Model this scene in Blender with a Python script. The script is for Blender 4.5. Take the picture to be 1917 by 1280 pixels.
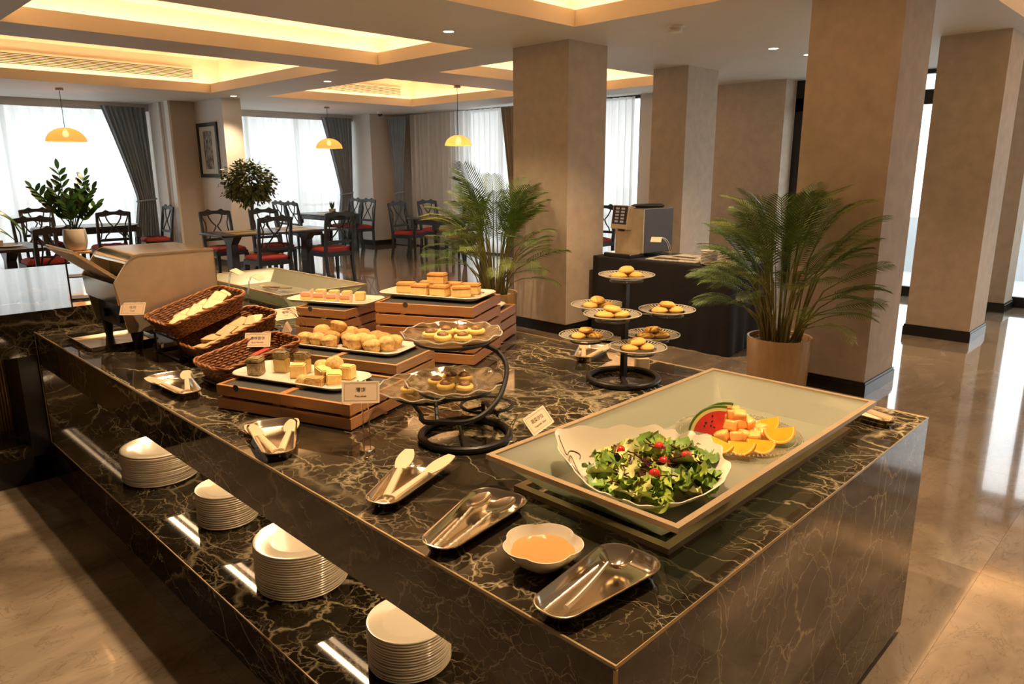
import bpy, bmesh, math, random
from mathutils import Vector, Matrix
for o in list(bpy.data.objects): bpy.data.objects.remove(o)
S = bpy.context.scene
C = S.collection
PI = math.pi
rnd = random.Random(7)

# ---------------------------------------------------------------- camera
cam = bpy.data.cameras.new('camera'); cam.sensor_width = 36.0; cam.lens = 1352.84/1917*36; cam.clip_start = .05; cam.clip_end = 300
co = bpy.data.objects.new('camera', cam); C.objects.link(co)
yaw, pitch, roll = .77906564, .23453093, -.00534937
f_ = Vector((math.cos(yaw)*math.cos(pitch), math.sin(yaw)*math.cos(pitch), -math.sin(pitch)))
r_ = Vector((math.sin(yaw), -math.cos(yaw), 0)); d_ = f_.cross(r_)
cr, sr = math.cos(roll), math.sin(roll)
r2 = cr*r_ - sr*d_; d2 = sr*r_ + cr*d_
M4 = Matrix((( r2.x, -d2.x, -f_.x, 0), (r2.y, -d2.y, -f_.y, 0), (r2.z, -d2.z, -f_.z, 1.60), (0, 0, 0, 1)))
co.matrix_world = M4
S.camera = co

# ---------------------------------------------------------------- world, exposure, lamps
w = bpy.data.worlds.new('overcast_sky'); S.world = w; w.use_nodes = True
bg = w.node_tree.nodes['Background']; bg.inputs[0].default_value = (.94, .97, 1, 1); bg.inputs[1].default_value = 1.0
S.view_settings.view_transform = 'Standard'; S.view_settings.look = 'None'
S.view_settings.exposure = 1.68; S.view_settings.gamma = 1.0; S.view_settings.use_curve_mapping = False
WARM = (1.0, .64, .38)
LED_COVE = 7.0
LED_SHELF = 16.0
SPOT_W = 66.0
CEIL = 2.74
def add_spot(x, y, z, watts, size=100, col=(1, .69, .40), rad=.04):
    l = bpy.data.lights.new('downlight_or_fill_lamp', 'SPOT'); l.energy = watts; l.color = col; l.spot_size = math.radians(size); l.spot_blend = .8; l.shadow_soft_size = rad
    o = bpy.data.objects.new('downlight_or_fill_lamp', l); C.objects.link(o); o.location = (x, y, z); return o

# ---------------------------------------------------------------- materials
M = {}
class NT:
    def __init__(s, name):
        m = bpy.data.materials.new(name); m.use_nodes = True; s.m = m; s.n = m.node_tree.nodes; s.l = m.node_tree.links
        s.p = s.n['Principled BSDF']; s.out = s.n['Material Output']; M[name] = m
    def node(s, t, **k):
        x = s.n.new(t)
        for a, b in k.items():
            if a[0] == 'i': x.inputs[int(a[1:])].default_value = b
            else: setattr(x, a, b)
        return x
    def link(s, a, b): s.l.new(a, b)
    def ramp(s, fac, stops):
        r = s.n.new('ShaderNodeValToRGB'); e = r.color_ramp.elements
        while len(e) < len(stops): e.new(.5)
        for q, (p, c) in zip(e, stops): q.position = p; q.color = (*c, 1) if len(c) == 3 else c
        s.link(fac, r.inputs[0]); return r.outputs[0]
    def mix(s, fac, a, b, mode='MIX'):
        x = s.n.new('ShaderNodeMix'); x.data_type = 'RGBA'; x.blend_type = mode
        for sock, v in ((x.inputs[0], fac), (x.inputs[6], a), (x.inputs[7], b)):
            if hasattr(v, 'is_output'): s.link(v, sock)
            else: sock.default_value = v if isinstance(v, float) else (*v, 1)
        return x.outputs[2]
    def coord(s, kind='Object', scale=(1, 1, 1), rot=(0, 0, 0)):
        t = s.n.new('ShaderNodeTexCoord'); mp = s.n.new('ShaderNodeMapping'); mp.inputs['Scale'].default_value = scale; mp.inputs['Rotation'].default_value = rot
        s.link(t.outputs[kind], mp.inputs[0]); return mp.outputs[0]
    def noise(s, vec, scale, detail=4, rough=.55, dist=0.0):
        x = s.node('ShaderNodeTexNoise'); x.inputs['Scale'].default_value = scale; x.inputs['Detail'].default_value = detail
        x.inputs['Roughness'].default_value = rough; x.inputs['Distortion'].default_value = dist; s.link(vec, x.inputs['Vector']); return x.outputs
    def math(s, op, a, b=0.0):
        x = s.n.new('ShaderNodeMath'); x.operation = op
        for sock, v in zip(x.inputs, (a, b)):
            if hasattr(v, 'is_output'): s.link(v, sock)
            else: sock.default_value = v
        return x.outputs[0]
    def bump(s, h, strength=.3, dist=.01):
        b = s.n.new('ShaderNodeBump'); b.inputs['Strength'].default_value = strength; b.inputs['Distance'].default_value = dist
        s.link(h, b.inputs['Height']); s.link(b.outputs[0], s.p.inputs['Normal'])
    def base(s, v):
        if hasattr(v, 'is_output'): s.link(v, s.p.inputs['Base Color'])
        else: s.p.inputs['Base Color'].default_value = (*v, 1)
def mat(name, col, rough=.5, metal=0.0, spec=None, var=None, bump=None, trans=0.0, emit=None, sub=0.0, coat=0.0):
    """plain surface with a little procedural mottling (var = (scale, amount)) and relief (bump = (scale, strength))"""
    t = NT(name); p = t.p; p.inputs['Roughness'].default_value = rough; p.inputs['Metallic'].default_value = metal
    t.base(col)
    if var:
        n = t.noise(t.coord(), var[0], 5)
        d = tuple(c*(1-var[1]) for c in col); b = tuple(min(1, c*(1+var[1])) for c in col)
        t.base(t.ramp(n[0], [(.3, d), (.7, b)]))
    if bump: t.bump(t.noise(t.coord(), bump[0], 4)[0], bump[1], .004)
    if trans: p.inputs['Transmission Weight'].default_value = trans
    if spec is not None: p.inputs['Specular IOR Level'].default_value = spec
    if sub: p.inputs['Subsurface Weight'].default_value = sub; p.inputs['Subsurface Radius'].default_value = (.02, .01, .005)
    if coat: p.inputs['Coat Weight'].default_value = coat; p.inputs['Coat Roughness'].default_value = .05
    if emit: p.inputs['Emission Color'].default_value = (*emit[0], 1); p.inputs['Emission Strength'].default_value = emit[1]
    return t

def marble(name):
    t = NT(name)
    v = t.coord('Object')
    n1 = t.noise(v, 1.3, 6, .6)
    warp = t.node('ShaderNodeVectorMath', operation='MULTIPLY_ADD'); t.link(n1[1], warp.inputs[0]); warp.inputs[1].default_value = (.42, .42, .42); t.link(v, warp.inputs[2])
    n2 = t.noise(warp.outputs[0], 7, 5, .65)
    warp2 = t.node('ShaderNodeVectorMath', operation='MULTIPLY_ADD'); t.link(n2[1], warp2.inputs[0]); warp2.inputs[1].default_value = (.045, .045, .045); t.link(warp.outputs[0], warp2.inputs[2])
    wv = t.ramp(t.noise(v, 2.1, 3)[0], [(.3, (.35, .35, .35)), (.7, (1.6, 1.6, 1.6))])
    def crack(scale, width, rot, st=.42):
        mp = t.node('ShaderNodeMapping'); mp.inputs['Rotation'].default_value = rot; mp.inputs['Scale'].default_value = (1, st, 1); t.link(warp2.outputs[0], mp.inputs[0])
        vo = t.node('ShaderNodeTexVoronoi', feature='DISTANCE_TO_EDGE'); vo.inputs['Scale'].default_value = scale; t.link(mp.outputs[0], vo.inputs['Vector'])
        return t.ramp(t.math('DIVIDE', vo.outputs['Distance'], wv), [(0, (1, 1, 1)), (width*.4, (.42, .42, .42)), (width, (0, 0, 0))])
    mk = t.ramp(t.noise(v, 1.5, 4)[0], [(.38, (0, 0, 0)), (.58, (1, 1, 1))])
    mk2 = t.ramp(t.noise(t.coord('Object', (1, 1, 1), (1, 2, 0)), 2.6, 4)[0], [(.44, (0, 0, 0)), (.62, (1, 1, 1))])
    va = t.mix(1.0, crack(2.4, .024, (.5, .4, .9)), t.mix(.65, (.4, .4, .4), mk), 'MULTIPLY')
    vb = t.mix(1.0, crack(5.2, .024, (.2, .9, .35)), mk, 'MULTIPLY')
    vc = t.mix(1.0, crack(10, .030, (.9, .1, 1.2), .55), mk2, 'MULTIPLY')
    vd = t.mix(.55, (0, 0, 0), t.mix(1.0, crack(24, .05, (.2, .6, .2), .7), mk2, 'MULTIPLY'))
    tot = t.mix(1.0, t.mix(1.0, va, vb, 'LIGHTEN'), t.mix(1.0, vc, vd, 'LIGHTEN'), 'LIGHTEN')
    body = t.ramp(t.noise(warp.outputs[0], 3.2, 6, .7)[0], [(.25, (.010, .0085, .0055)), (.55, (.030, .022, .0125)), (.80, (.072, .048, .025))])
    t.base(t.mix(tot, body, (.46, .38, .23)))
    t.p.inputs['Roughness'].default_value = .045; t.p.inputs['IOR'].default_value = 1.55
    return t
marble('dark_marble')

# polished beige stone floor; every tile shifts its own veins
t = NT('floor_stone')
oi = t.node('ShaderNodeObjectInfo'); v = t.coord('Object')
off = t.node('ShaderNodeVectorMath', operation='MULTIPLY_ADD'); cx = t.node('ShaderNodeCombineXYZ'); t.link(oi.outputs['Random'], cx.inputs[0]); t.link(oi.outputs['Random'], cx.inputs[2])
t.link(cx.outputs[0], off.inputs[0]); off.inputs[1].default_value = (37, 0, 19); t.link(v, off.inputs[2])
mp = t.node('ShaderNodeMapping'); mp.inputs['Rotation'].default_value = (0, 0, .75); mp.inputs['Scale'].default_value = (1.1, 2.4, 1); t.link(off.outputs[0], mp.inputs[0])
n = t.noise(mp.outputs[0], 1.25, 8, .62, .7)
colr = t.ramp(n[0], [(.28, (.18, .135, .093)), (.47, (.285, .22, .155)), (.60, (.36, .285, .205)), (.76, (.43, .35, .255))])
n2 = t.noise(mp.outputs[0], 2.3, 6, .6, 1.6)
vn = t.ramp(t.math('ABSOLUTE', t.math('SUBTRACT', n2[0], .5)), [(0, (1, 1, 1)), (.012, (0, 0, 0))])
t.base(t.mix(t.mix(.45, (0, 0, 0), vn), colr, (.12, .085, .055)))
t.p.inputs['Roughness'].default_value = .09; t.p.inputs['IOR'].default_value = 1.6; t.p.inputs['Coat Weight'].default_value = .6; t.p.inputs['Coat Roughness'].default_value = .03

def wood(name, cols, scale=1.0, rough=.42):
    t = NT(name); v = t.coord('Object', (3*scale, 3*scale, 42*scale)); n = t.noise(v, 1.6, 5, .6, .5)
    t.base(t.ramp(n[0], [(.3, cols[0]), (.7, cols[1])])); t.p.inputs['Roughness'].default_value = rough; t.bump(n[0], .06, .002)
wood('bamboo', ((.40, .17, .055), (.52, .245, .09)))
wood('cork_board', ((.36, .185, .075), (.50, .29, .13)), 2.0, .7)
mat('wallpaper', (.54, .455, .36), .82, var=(9, .10), bump=(60, .25))
mat('wall_paint', (.52, .46, .40), .8, var=(2, .04))
mat('white_wall', (.70, .68, .65), .8, var=(2, .03))
mat('ceiling_paint', (.72, .69, .64), .62, var=(1.5, .03))
mat('cove_paint', (.80, .70, .54), .7, var=(2, .03))
mat('white_paint', (.78, .76, .72), .6, var=(3, .02))
mat('black_skirting', (.012, .010, .009), .3, var=(4, .2))
mat('dark_aluminium', (.035, .030, .030), .35, .4, var=(6, .1))
mat('brass_trim', (.50, .37, .20), .35, .75, var=(8, .08))
mat('bronze_frame', (.50, .385, .24), .42, .55, var=(10, .08))
mat('steel', (.76, .68, .55), .17, 1.0, var=(5, .05))
mat('brushed_steel', (.66, .56, .42), .34, .75, var=(14, .08))
mat('dark_steel', (.045, .04, .038), .35, .7, var=(10, .15))
mat('black_iron', (.013, .011, .010), .42, .3, var=(20, .2))
mat('black_plastic', (.012, .012, .013), .35, var=(6, .1))
mat('slate_board', (.055, .052, .043), .55, var=(8, .15))
mat('porcelain', (.80, .71, .55), .12, coat=.5, var=(3, .02))
mat('porcelain_white', (.74, .68, .56), .2, coat=.3, var=(3, .02))
mat('ceramic_pot', (.62, .53, .41), .3, coat=.4, var=(5, .05))
mat('chair_wood', (.014, .015, .014), .45, var=(9, .2))
mat('table_wood', (.035, .030, .026), .25, var=(5, .2))
mat('placemat', (.34, .27, .11), .5, var=(12, .15))
mat('red_velvet', (.36, .035, .028), .75, var=(6, .15), bump=(90, .2))
mat('grey_curtain', (.31, .385, .46), .85, var=(3, .08))
mat('brown_curtain', (.34, .30, .25), .85, var=(3, .08))
mat('beige_lining', (.50, .43, .34), .85, var=(3, .05))
mat('black_cloth', (.010, .008, .010), .85, var=(4, .25))
mat('soil', (.03, .02, .012), .9, var=(30, .4), bump=(60, .8))
mat('pebble', (.60, .55, .47), .6, var=(20, .15))
mat('palm_leaf', (.105, .185, .035), .45, var=(4, .45))
mat('palm_leaf_light', (.25, .32, .07), .45, var=(4, .4))
mat('palm_cane', (.22, .20, .06), .5, var=(12, .3))
mat('ficus_leaf', (.10, .125, .03), .45, var=(5, .7))
mat('zz_leaf', (.022, .065, .012), .3, var=(6, .4))
mat('bark', (.16, .10, .06), .8, var=(14, .3), bump=(40, .5))
mat('bread', (.78, .60, .33), .75, var=(40, .10), bump=(140, .35))
mat('bread_crust', (.42, .19, .05), .7, var=(30, .15), bump=(80, .3))
mat('muffin', (.70, .44, .16), .8, var=(60, .38), bump=(110, 1.0))
mat('muffin_dark', (.52, .29, .09), .8, var=(60, .4), bump=(110, 1.0))
mat('sponge_yellow', (.80, .56, .20), .75, var=(40, .10), bump=(120, .4))
mat('cake_top', (.70, .36, .11), .6, var=(18, .15))
mat('pink_cream', (.85, .33, .22), .5, var=(14, .12))
mat('cookie', (.74, .42, .10), .6, var=(16, .16), bump=(70, .3))
mat('tart_shell', (.78, .50, .14), .6, var=(20, .15), bump=(60, .4))
mat('pecan', (.25, .115, .035), .45, var=(50, .5), bump=(90, .9))
mat('melon', (.95, .46, .12), .35, var=(14, .12), sub=.1)
mat('melon_red', (.72, .05, .04), .3, var=(14, .25), sub=.1)
mat('melon_rind', (.10, .17, .03), .4, var=(10, .4))
mat('melon_pith', (.80, .66, .22), .4, var=(10, .1))
mat('orange_flesh', (.95, .47, .03), .3, var=(30, .14), sub=.1)
mat('orange_peel', (.90, .36, .015), .45, var=(20, .1), bump=(160, .3))
mat('orange_pith', (.92, .68, .25), .5, var=(20, .05))
mat('seed', (.012, .008, .006), .35, var=(20, .2))
mat('lettuce', (.38, .47, .07), .4, var=(16, .65), bump=(40, .5))
mat('lettuce_pale', (.68, .66, .24), .4, var=(14, .5), bump=(40, .5))
mat('lettuce_dark', (.19, .31, .05), .4, var=(16, .6), bump=(40, .5))
mat('beet', (.085, .012, .018), .35, var=(30, .4))
mat('tomato', (.62, .035, .02), .15, var=(10, .2))
mat('sauce', (.55, .30, .095), .25, var=(8, .05))
mat('packet_red', (.62, .07, .06), .3, var=(14, .3))
mat('tong_plastic', (.62, .48, .30), .45, var=(10, .06))
mat('card', (.80, .60, .40), .6, var=(4, .03))
mat('card_border', (.88, .74, .55), .4, var=(4, .03))
mat('ink', (.05, .035, .025), .6, var=(4, .1))
mat('newsprint', (.42, .38, .30), .8, var=(60, .35))
mat('screen', (.030, .022, .020), .12, var=(30, .3))
mat('screen_icon', (.30, .28, .28), .4, emit=((.5, .45, .45), .04), var=(10, .1))
mat('machine_side', (.065, .065, .075), .4, var=(6, .08))
mat('cake_wrap', (.46, .36, .24), .35, var=(60, .45))
mat('poppy_cake', (.30, .22, .11), .6, var=(70, .6))
mat('terrace', (.55, .56, .56), .9, var=(1, .1))
mat('outside_building', (.55, .58, .62), .9, var=(1, .1))
mat('art_paper', (.75, .70, .62), .6, var=(3, .03))
mat('tile_joint', (.26, .20, .14), .8, var=(8, .1))
mat('fluted_gold', (.42, .29, .12), .35, .6, var=(8, .2))
mat('shell_line', (.12, .09, .05), .4, var=(8, .2))
t = NT('art_ink'); n = t.noise(t.coord('Object', (1, 7, 4)), 2.2, 6, .7); t.base(t.ramp(n[0], [(.42, (.05, .04, .045)), (.62, (.55, .50, .48))])); t.p.inputs['Roughness'].default_value = .6
t = NT('wicker'); n = t.noise(t.coord(), 45, 3); t.base(t.ramp(n[0], [(.3, (.21, .070, .018)), (.7, (.42, .165, .050))])); t.p.inputs['Roughness'].default_value = .38
t = NT('wicker_dark'); n = t.noise(t.coord(), 45, 3); t.base(t.ramp(n[0], [(.3, (.07, .022, .006)), (.7, (.13, .045, .013))])); t.p.inputs['Roughness'].default_value = .6
t = NT('planter_tan'); n = t.noise(t.coord('Object', (8, 8, 2)), 4, 5); t.base(t.ramp(n[0], [(.3, (.50, .32, .15)), (.7, (.60, .40, .20))])); t.p.inputs['Roughness'].default_value = .4

def emis(name, col, st):
    t = NT(name); e = t.node('ShaderNodeEmission'); e.inputs[0].default_value = (*col, 1); e.inputs[1].default_value = st; t.link(e.outputs[0], t.out.inputs[0])
emis('cove_led', WARM, LED_COVE)
emis('shelf_led', (1, .67, .37), LED_SHELF)
emis('downlight_glow', (1, .82, .6), 6.0)
emis('bulb', (1, .80, .5), 3.0)
def sheer(name, col, tr, tl):
    t = NT(name); a = t.node('ShaderNodeBsdfTransparent'); b = t.node('ShaderNodeBsdfTranslucent'); d = t.node('ShaderNodeBsdfDiffuse')
    n = t.noise(t.coord('Object', (1, 1, .15)), 6, 3); c = t.ramp(n[0], [(.3, tuple(x*.92 for x in col)), (.7, col)])
    t.link(c, b.inputs[0]); t.link(c, d.inputs[0])
    m1 = t.node('ShaderNodeMixShader'); m1.inputs[0].default_value = tl; t.link(d.outputs[0], m1.inputs[1]); t.link(b.outputs[0], m1.inputs[2])
    m2 = t.node('ShaderNodeMixShader'); m2.inputs[0].default_value = tr; t.link(m1.outputs[0], m2.inputs[1]); t.link(a.outputs[0], m2.inputs[2]); t.link(m2.outputs[0], t.out.inputs[0])
sheer('sheer_cloth', (.93, .93, .92), .10, .68)
sheer('lamp_shade', (.80, .40, .15), .06, .40)
def thin_glass(name, tint, base=.04, edge=.6, rough=.02, ripple=0):
    t = NT(name); a = t.node('ShaderNodeBsdfTransparent'); a.inputs[0].default_value = (*tint, 1); g = t.node('ShaderNodeBsdfGlossy'); g.inputs['Roughness'].default_value = rough
    g.inputs[0].default_value = (1, .97, .9, 1)
    if ripple:
        bp = t.n.new('ShaderNodeBump'); bp.inputs['Strength'].default_value = .6; bp.inputs['Distance'].default_value = .006; t.link(t.noise(t.coord(), ripple, 3)[0], bp.inputs['Height']); t.link(bp.outputs[0], g.inputs['Normal'])
    lw = t.node('ShaderNodeLayerWeight'); lw.inputs[0].default_value = .35
    r = t.ramp(lw.outputs['Facing'], [(0, (base,)*3), (.6, (base*2.2,)*3), (1, (edge,)*3)])
    m = t.node('ShaderNodeMixShader'); t.link(r, m.inputs[0]); t.link(a.outputs[0], m.inputs[1]); t.link(g.outputs[0], m.inputs[2]); t.link(m.outputs[0], t.out.inputs[0])
thin_glass('window_glass', (.97, .99, .98), .03, .5)
thin_glass('clear_glass', (.93, .93, .88), .035, .5, .05)
thin_glass('ripple_glass', (.90, .90, .84), .17, .85, .06, 38)
t = NT('cut_glass'); t.base((.80, .74, .62)); t.p.inputs['Roughness'].default_value = .12; t.p.inputs['Transmission Weight'].default_value = .55; t.p.inputs['IOR'].default_value = 1.3
t = NT('frosted_glass')
b = t.node('ShaderNodeBsdfTranslucent'); b.inputs[0].default_value = (.62, .66, .52, 1); d = t.node('ShaderNodeBsdfDiffuse'); d.inputs[0].default_value = (.56, .55, .43, 1)
g = t.node('ShaderNodeBsdfGlossy'); g.inputs['Roughness'].default_value = .22; g.inputs[0].default_value = (1, 1, .95, 1)
tr = t.node('ShaderNodeBsdfTransparent'); tr.inputs[0].default_value = (.8, .85, .74, 1)
m1 = t.node('ShaderNodeMixShader'); m1.inputs[0].default_value = .5; t.link(d.outputs[0], m1.inputs[1]); t.link(b.outputs[0], m1.inputs[2])
m2 = t.node('ShaderNodeMixShader'); m2.inputs[0].default_value = .32; t.link(m1.outputs[0], m2.inputs[1]); t.link(tr.outputs[0], m2.inputs[2])
fr = t.node('ShaderNodeFresnel'); fr.inputs[0].default_value = 1.4
m3 = t.node('ShaderNodeMixShader'); t.link(fr.outputs[0], m3.inputs[0]); t.link(m2.outputs[0], m3.inputs[1]); t.link(g.outputs[0], m3.inputs[2]); t.link(m3.outputs[0], t.out.inputs[0])

# ---------------------------------------------------------------- mesh helpers
def BM(): return bmesh.new()
def face(bm, vs):
    try: return bm.faces.new(vs)
    except ValueError: return None
def add_box(bm, x0, x1, y0, y1, z0, z1, mtx=None):
    vs = [bm.verts.new((mtx @ Vector(p)) if mtx else p) for p in ((x0, y0, z0), (x1, y0, z0), (x1, y1, z0), (x0, y1, z0), (x0, y0, z1), (x1, y0, z1), (x1, y1, z1), (x0, y1, z1))]
    for q in ((3, 2, 1, 0), (4, 5, 6, 7), (0, 1, 5, 4), (1, 2, 6, 5), (2, 3, 7, 6), (3, 0, 4, 7)): face(bm, [vs[i] for i in q])
    return bm
def loft(bm, rings, cap0=True, cap1=True, closed=True, mtx=None):
    R = [[bm.verts.new((mtx @ Vector(p)) if mtx else p) for p in r] for r in rings]
    n = len(R[0])
    for a, b in zip(R, R[1:]):
        for i in range(n if closed else n-1):
            j = (i+1) % n; face(bm, (a[i], a[j], b[j], b[i]))
    if cap0: face(bm, R[0][::-1])
    if cap1: face(bm, R[-1])
    return bm
def circ(r, n, z, cx=0, cy=0, fn=None):
    out = []
    for i in range(n):
        a = 2*PI*i/n; q = r*(fn(a) if fn else 1); out.append((cx+q*math.cos(a), cy+q*math.sin(a), z))
    return out
def lathe(bm, prof, n=32, cx=0, cy=0, fn=None, cap0=True, cap1=True, mtx=None):
    return loft(bm, [circ(max(r, 1e-4), n, z, cx, cy, fn) for r, z in prof], cap0, cap1, True, mtx)
def tube(bm, pts, r, n=8, closed=False, caps=True, mtx=None):
    pts = [Vector(p) for p in pts]; N = len(pts); rad = r if isinstance(r, (list, tuple)) else [r]*N
    rings = []; up = None
    for i, p in enumerate(pts):
        a = pts[(i-1) % N] if (closed or i > 0) else p; b = pts[(i+1) % N] if (closed or i < N-1) else p
        d = (b-a).normalized()
        if up is None:
            up = Vector((0, 0, 1)) if abs(d.z) < .9 else Vector((1, 0, 0))
        s = d.cross(up)
        if s.length < 1e-5: s = d.orthogonal()
        s.normalize(); up = s.cross(d).normalized()
        rings.append([p + (s*math.cos(2*PI*k/n) + up*math.sin(2*PI*k/n))*rad[i] for k in range(n)])
    if closed:
        rings.append(rings[0]); R = [[bm.verts.new((mtx @ q) if mtx else q) for q in rr] for rr in rings[:-1]]; R.append(R[0])
        for a, b in zip(R, R[1:]):
            for i in range(n): face(bm, (a[i], a[(i+1) % n], b[(i+1) % n], b[i]))
    else: loft(bm, rings, caps, caps, True, mtx)
    return bm
def rpoly(pts, radii, n=5):
    """rounded polygon outline, counter-clockwise"""
    out = []; N = len(pts)
    for i in range(N):
        p = Vector(pts[i]); a = (Vector(pts[i-1])-p).normalized(); b = (Vector(pts[(i+1) % N])-p).normalized()
        ang = a.angle(b); d = radii[i]/math.tan(ang/2); c = p + (a+b).normalized()*radii[i]/math.sin(ang/2)
        s = p + a*d - c; e = p + b*d - c
        a0 = math.atan2(s.y, s.x); a1 = math.atan2(e.y, e.x)
        while a1 < a0: a1 += 2*PI
        if a1-a0 > PI: a1 -= 2*PI
        for k in range(n): q = a0+(a1-a0)*k/(n-1); out.append((c.x+radii[i]*math.cos(q), c.y+radii[i]*math.sin(q)))
    return out
def rrect(w, h, r, n=5): return rpoly([(-w/2, -h/2), (w/2, -h/2), (w/2, h/2), (-w/2, h/2)], [r]*4, n)
def inset(o, d):
    """offset an outline inwards by d"""
    N = len(o); out = []
    for i in range(N):
        a = Vector(o[i-1]); p = Vector(o[i]); b = Vector(o[(i+1) % N]); t = (b-a)
        if t.length < 1e-9: out.append((p.x, p.y)); continue
        t.normalize(); out.append((p.x - t.y*d, p.y + t.x*d))
    return out
def at_z(o, z): return [(x, y, z) for x, y in o]
def obj(name, bm, m, parent=None, loc=None, rot=None, smooth=35, bevel=0):
    me = bpy.data.meshes.new(name)
    bmesh.ops.recalc_face_normals(bm, faces=bm.faces)
    if bevel: bmesh.ops.bevel(bm, geom=list(bm.edges), offset=bevel, segments=1, affect='EDGES', profile=.5)
    bm.to_mesh(me); bm.free()
    if m: me.materials.append(M[m])
    if smooth:
        me.shade_smooth(); me.set_sharp_from_angle(angle=math.radians(smooth))
    o = bpy.data.objects.new(name, me); C.objects.link(o)
    if parent: o.parent = parent
    if loc: o.location = loc
    if rot: o.rotation_euler = rot
    return o
def tag(o, label, cat, group=None):
    o['label'] = label; o['category'] = cat
    if group: o['group'] = group
    return o
def thing(name, label, cat, loc=(0, 0, 0), rz=0, group=None):
    o = bpy.data.objects.new(name, None); C.objects.link(o); o.location = loc; o.rotation_euler = (0, 0, rz); o.empty_display_size = .05
    return tag(o, label, cat, group)
def struct(name, bm, m, parent=None, **k):
    o = obj(name, bm, m, parent, **k)
    if not parent: o['kind'] = 'structure'
    return o
def dup(root, loc, rot, label=None, group=None, scale=None):
    r = root.copy(); C.objects.link(r); r.location = loc; r.rotation_euler = rot if isinstance(rot, tuple) else (0, 0, rot)
    if scale: r.scale = scale
    if label: r['label'] = label
    if group: r['group'] = group
    for ch in list(root.children):
        c = ch.copy(); C.objects.link(c); c.parent = r
        for g in list(ch.children):
            d = g.copy(); C.objects.link(d); d.parent = c
    return r
def piece(src, parent, loc, rot=(0, 0, 0), scale=None, mname=None):
    """another copy of a part (shares its mesh)"""
    o = src.copy(); C.objects.link(o); o.parent = parent; o.location = loc; o.rotation_euler = rot
    if scale: o.scale = scale
    return o
def text(s, size, m, parent, mtx, name='lettering'):
    cu = bpy.data.curves.new(name, 'FONT'); cu.body = s; cu.size = size; cu.align_x = 'CENTER'; cu.align_y = 'CENTER'; cu.extrude = .0002; cu.resolution_u = 3
    t = bpy.data.objects.new('tmp', cu); C.objects.link(t); dg = bpy.context.evaluated_depsgraph_get()
    me = bpy.data.meshes.new_from_object(t.evaluated_get(dg)); bpy.data.objects.remove(t)
    me.materials.clear(); me.materials.append(M[m])
    o = bpy.data.objects.new(name, me); C.objects.link(o); o.parent = parent; o.matrix_local = mtx; return o
def RZ(a): return Matrix.Rotation(a, 4, 'Z')
def T(x, y, z): return Matrix.Translation((x, y, z))
# ================================================================ the setting
X0, X1, Y0, Y1 = -4.0, 10.4, -4.0, 14.3
bm = BM(); add_box(bm, X0, 10.9, Y0, Y1+.5, -.15, -.012); floor = struct('floor', bm, 'tile_joint', smooth=0)
bm = BM(); add_box(bm, .0004, 1.1996, .0004, 1.1996, -.012, 0); tile0 = obj('floor_tile', bm, 'floor_stone', floor, smooth=0)
first = True
for i in range(12):
    for j in range(16):
        x, y = -4.0+1.2*i, -4.3+1.2*j
        rz = (0, PI)[(i*7+j*3) % 2]
        loc = (x, y, 0) if rz == 0 else (x+1.2, y+1.2, 0)
        if first: tile0.location = loc; tile0.rotation_euler = (0, 0, rz); first = False
        else: piece(tile0, floor, loc, (0, 0, rz))
bm = BM(); add_box(bm, -40, 60, Y1+.5, 60, -.3, -.2); add_box(bm, 10.9, 60, -40, Y1+.5, -.3, -.2); struct('terrace_ground', bm, 'terrace', smooth=0)

COFFERS = {'a': (1.51, 5.06, 5.50, 7.07, 3.06), 'b': (-1.0, 4.98, 7.75, 11.25, 3.24), 'c': (5.85, 8.70, 8.02, 11.17, 3.24),
           'd': (5.94, 9.05, 5.50, 7.08, 3.06), 'e': (1.50, 4.93, .80, 4.12, 3.10), 'f': (5.9, 9.0, -2.0, 1.42, 3.06)}
bm = BM()
xs = sorted({X0-.2, 10.6, *[v for c in COFFERS.values() for v in c[:2]]}); ys = sorted({Y0-.2, Y1+.3, *[v for c in COFFERS.values() for v in c[2:4]]})
for xa, xb in zip(xs, xs[1:]):
    for ya, yb in zip(ys, ys[1:]):
        mx, my = (xa+xb)/2, (ya+yb)/2
        if any(c[0] < mx < c[1] and c[2] < my < c[3] for c in COFFERS.values()): continue
        face(bm, [bm.verts.new(p) for p in ((xa, ya, CEIL), (xa, yb, CEIL), (xb, yb, CEIL), (xb, ya, CEIL))])
bmesh.ops.remove_doubles(bm, verts=bm.verts, dist=1e-4)
ceiling = bpy.data.meshes.new('ceiling'); bm.to_mesh(ceiling); bm.free(); ceiling.materials.append(M['ceiling_paint'])
ceiling = bpy.data.objects.new('ceiling', ceiling); C.objects.link(ceiling); ceiling['kind'] = 'structure'
LIP, LEDGE = .13, .22
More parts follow.
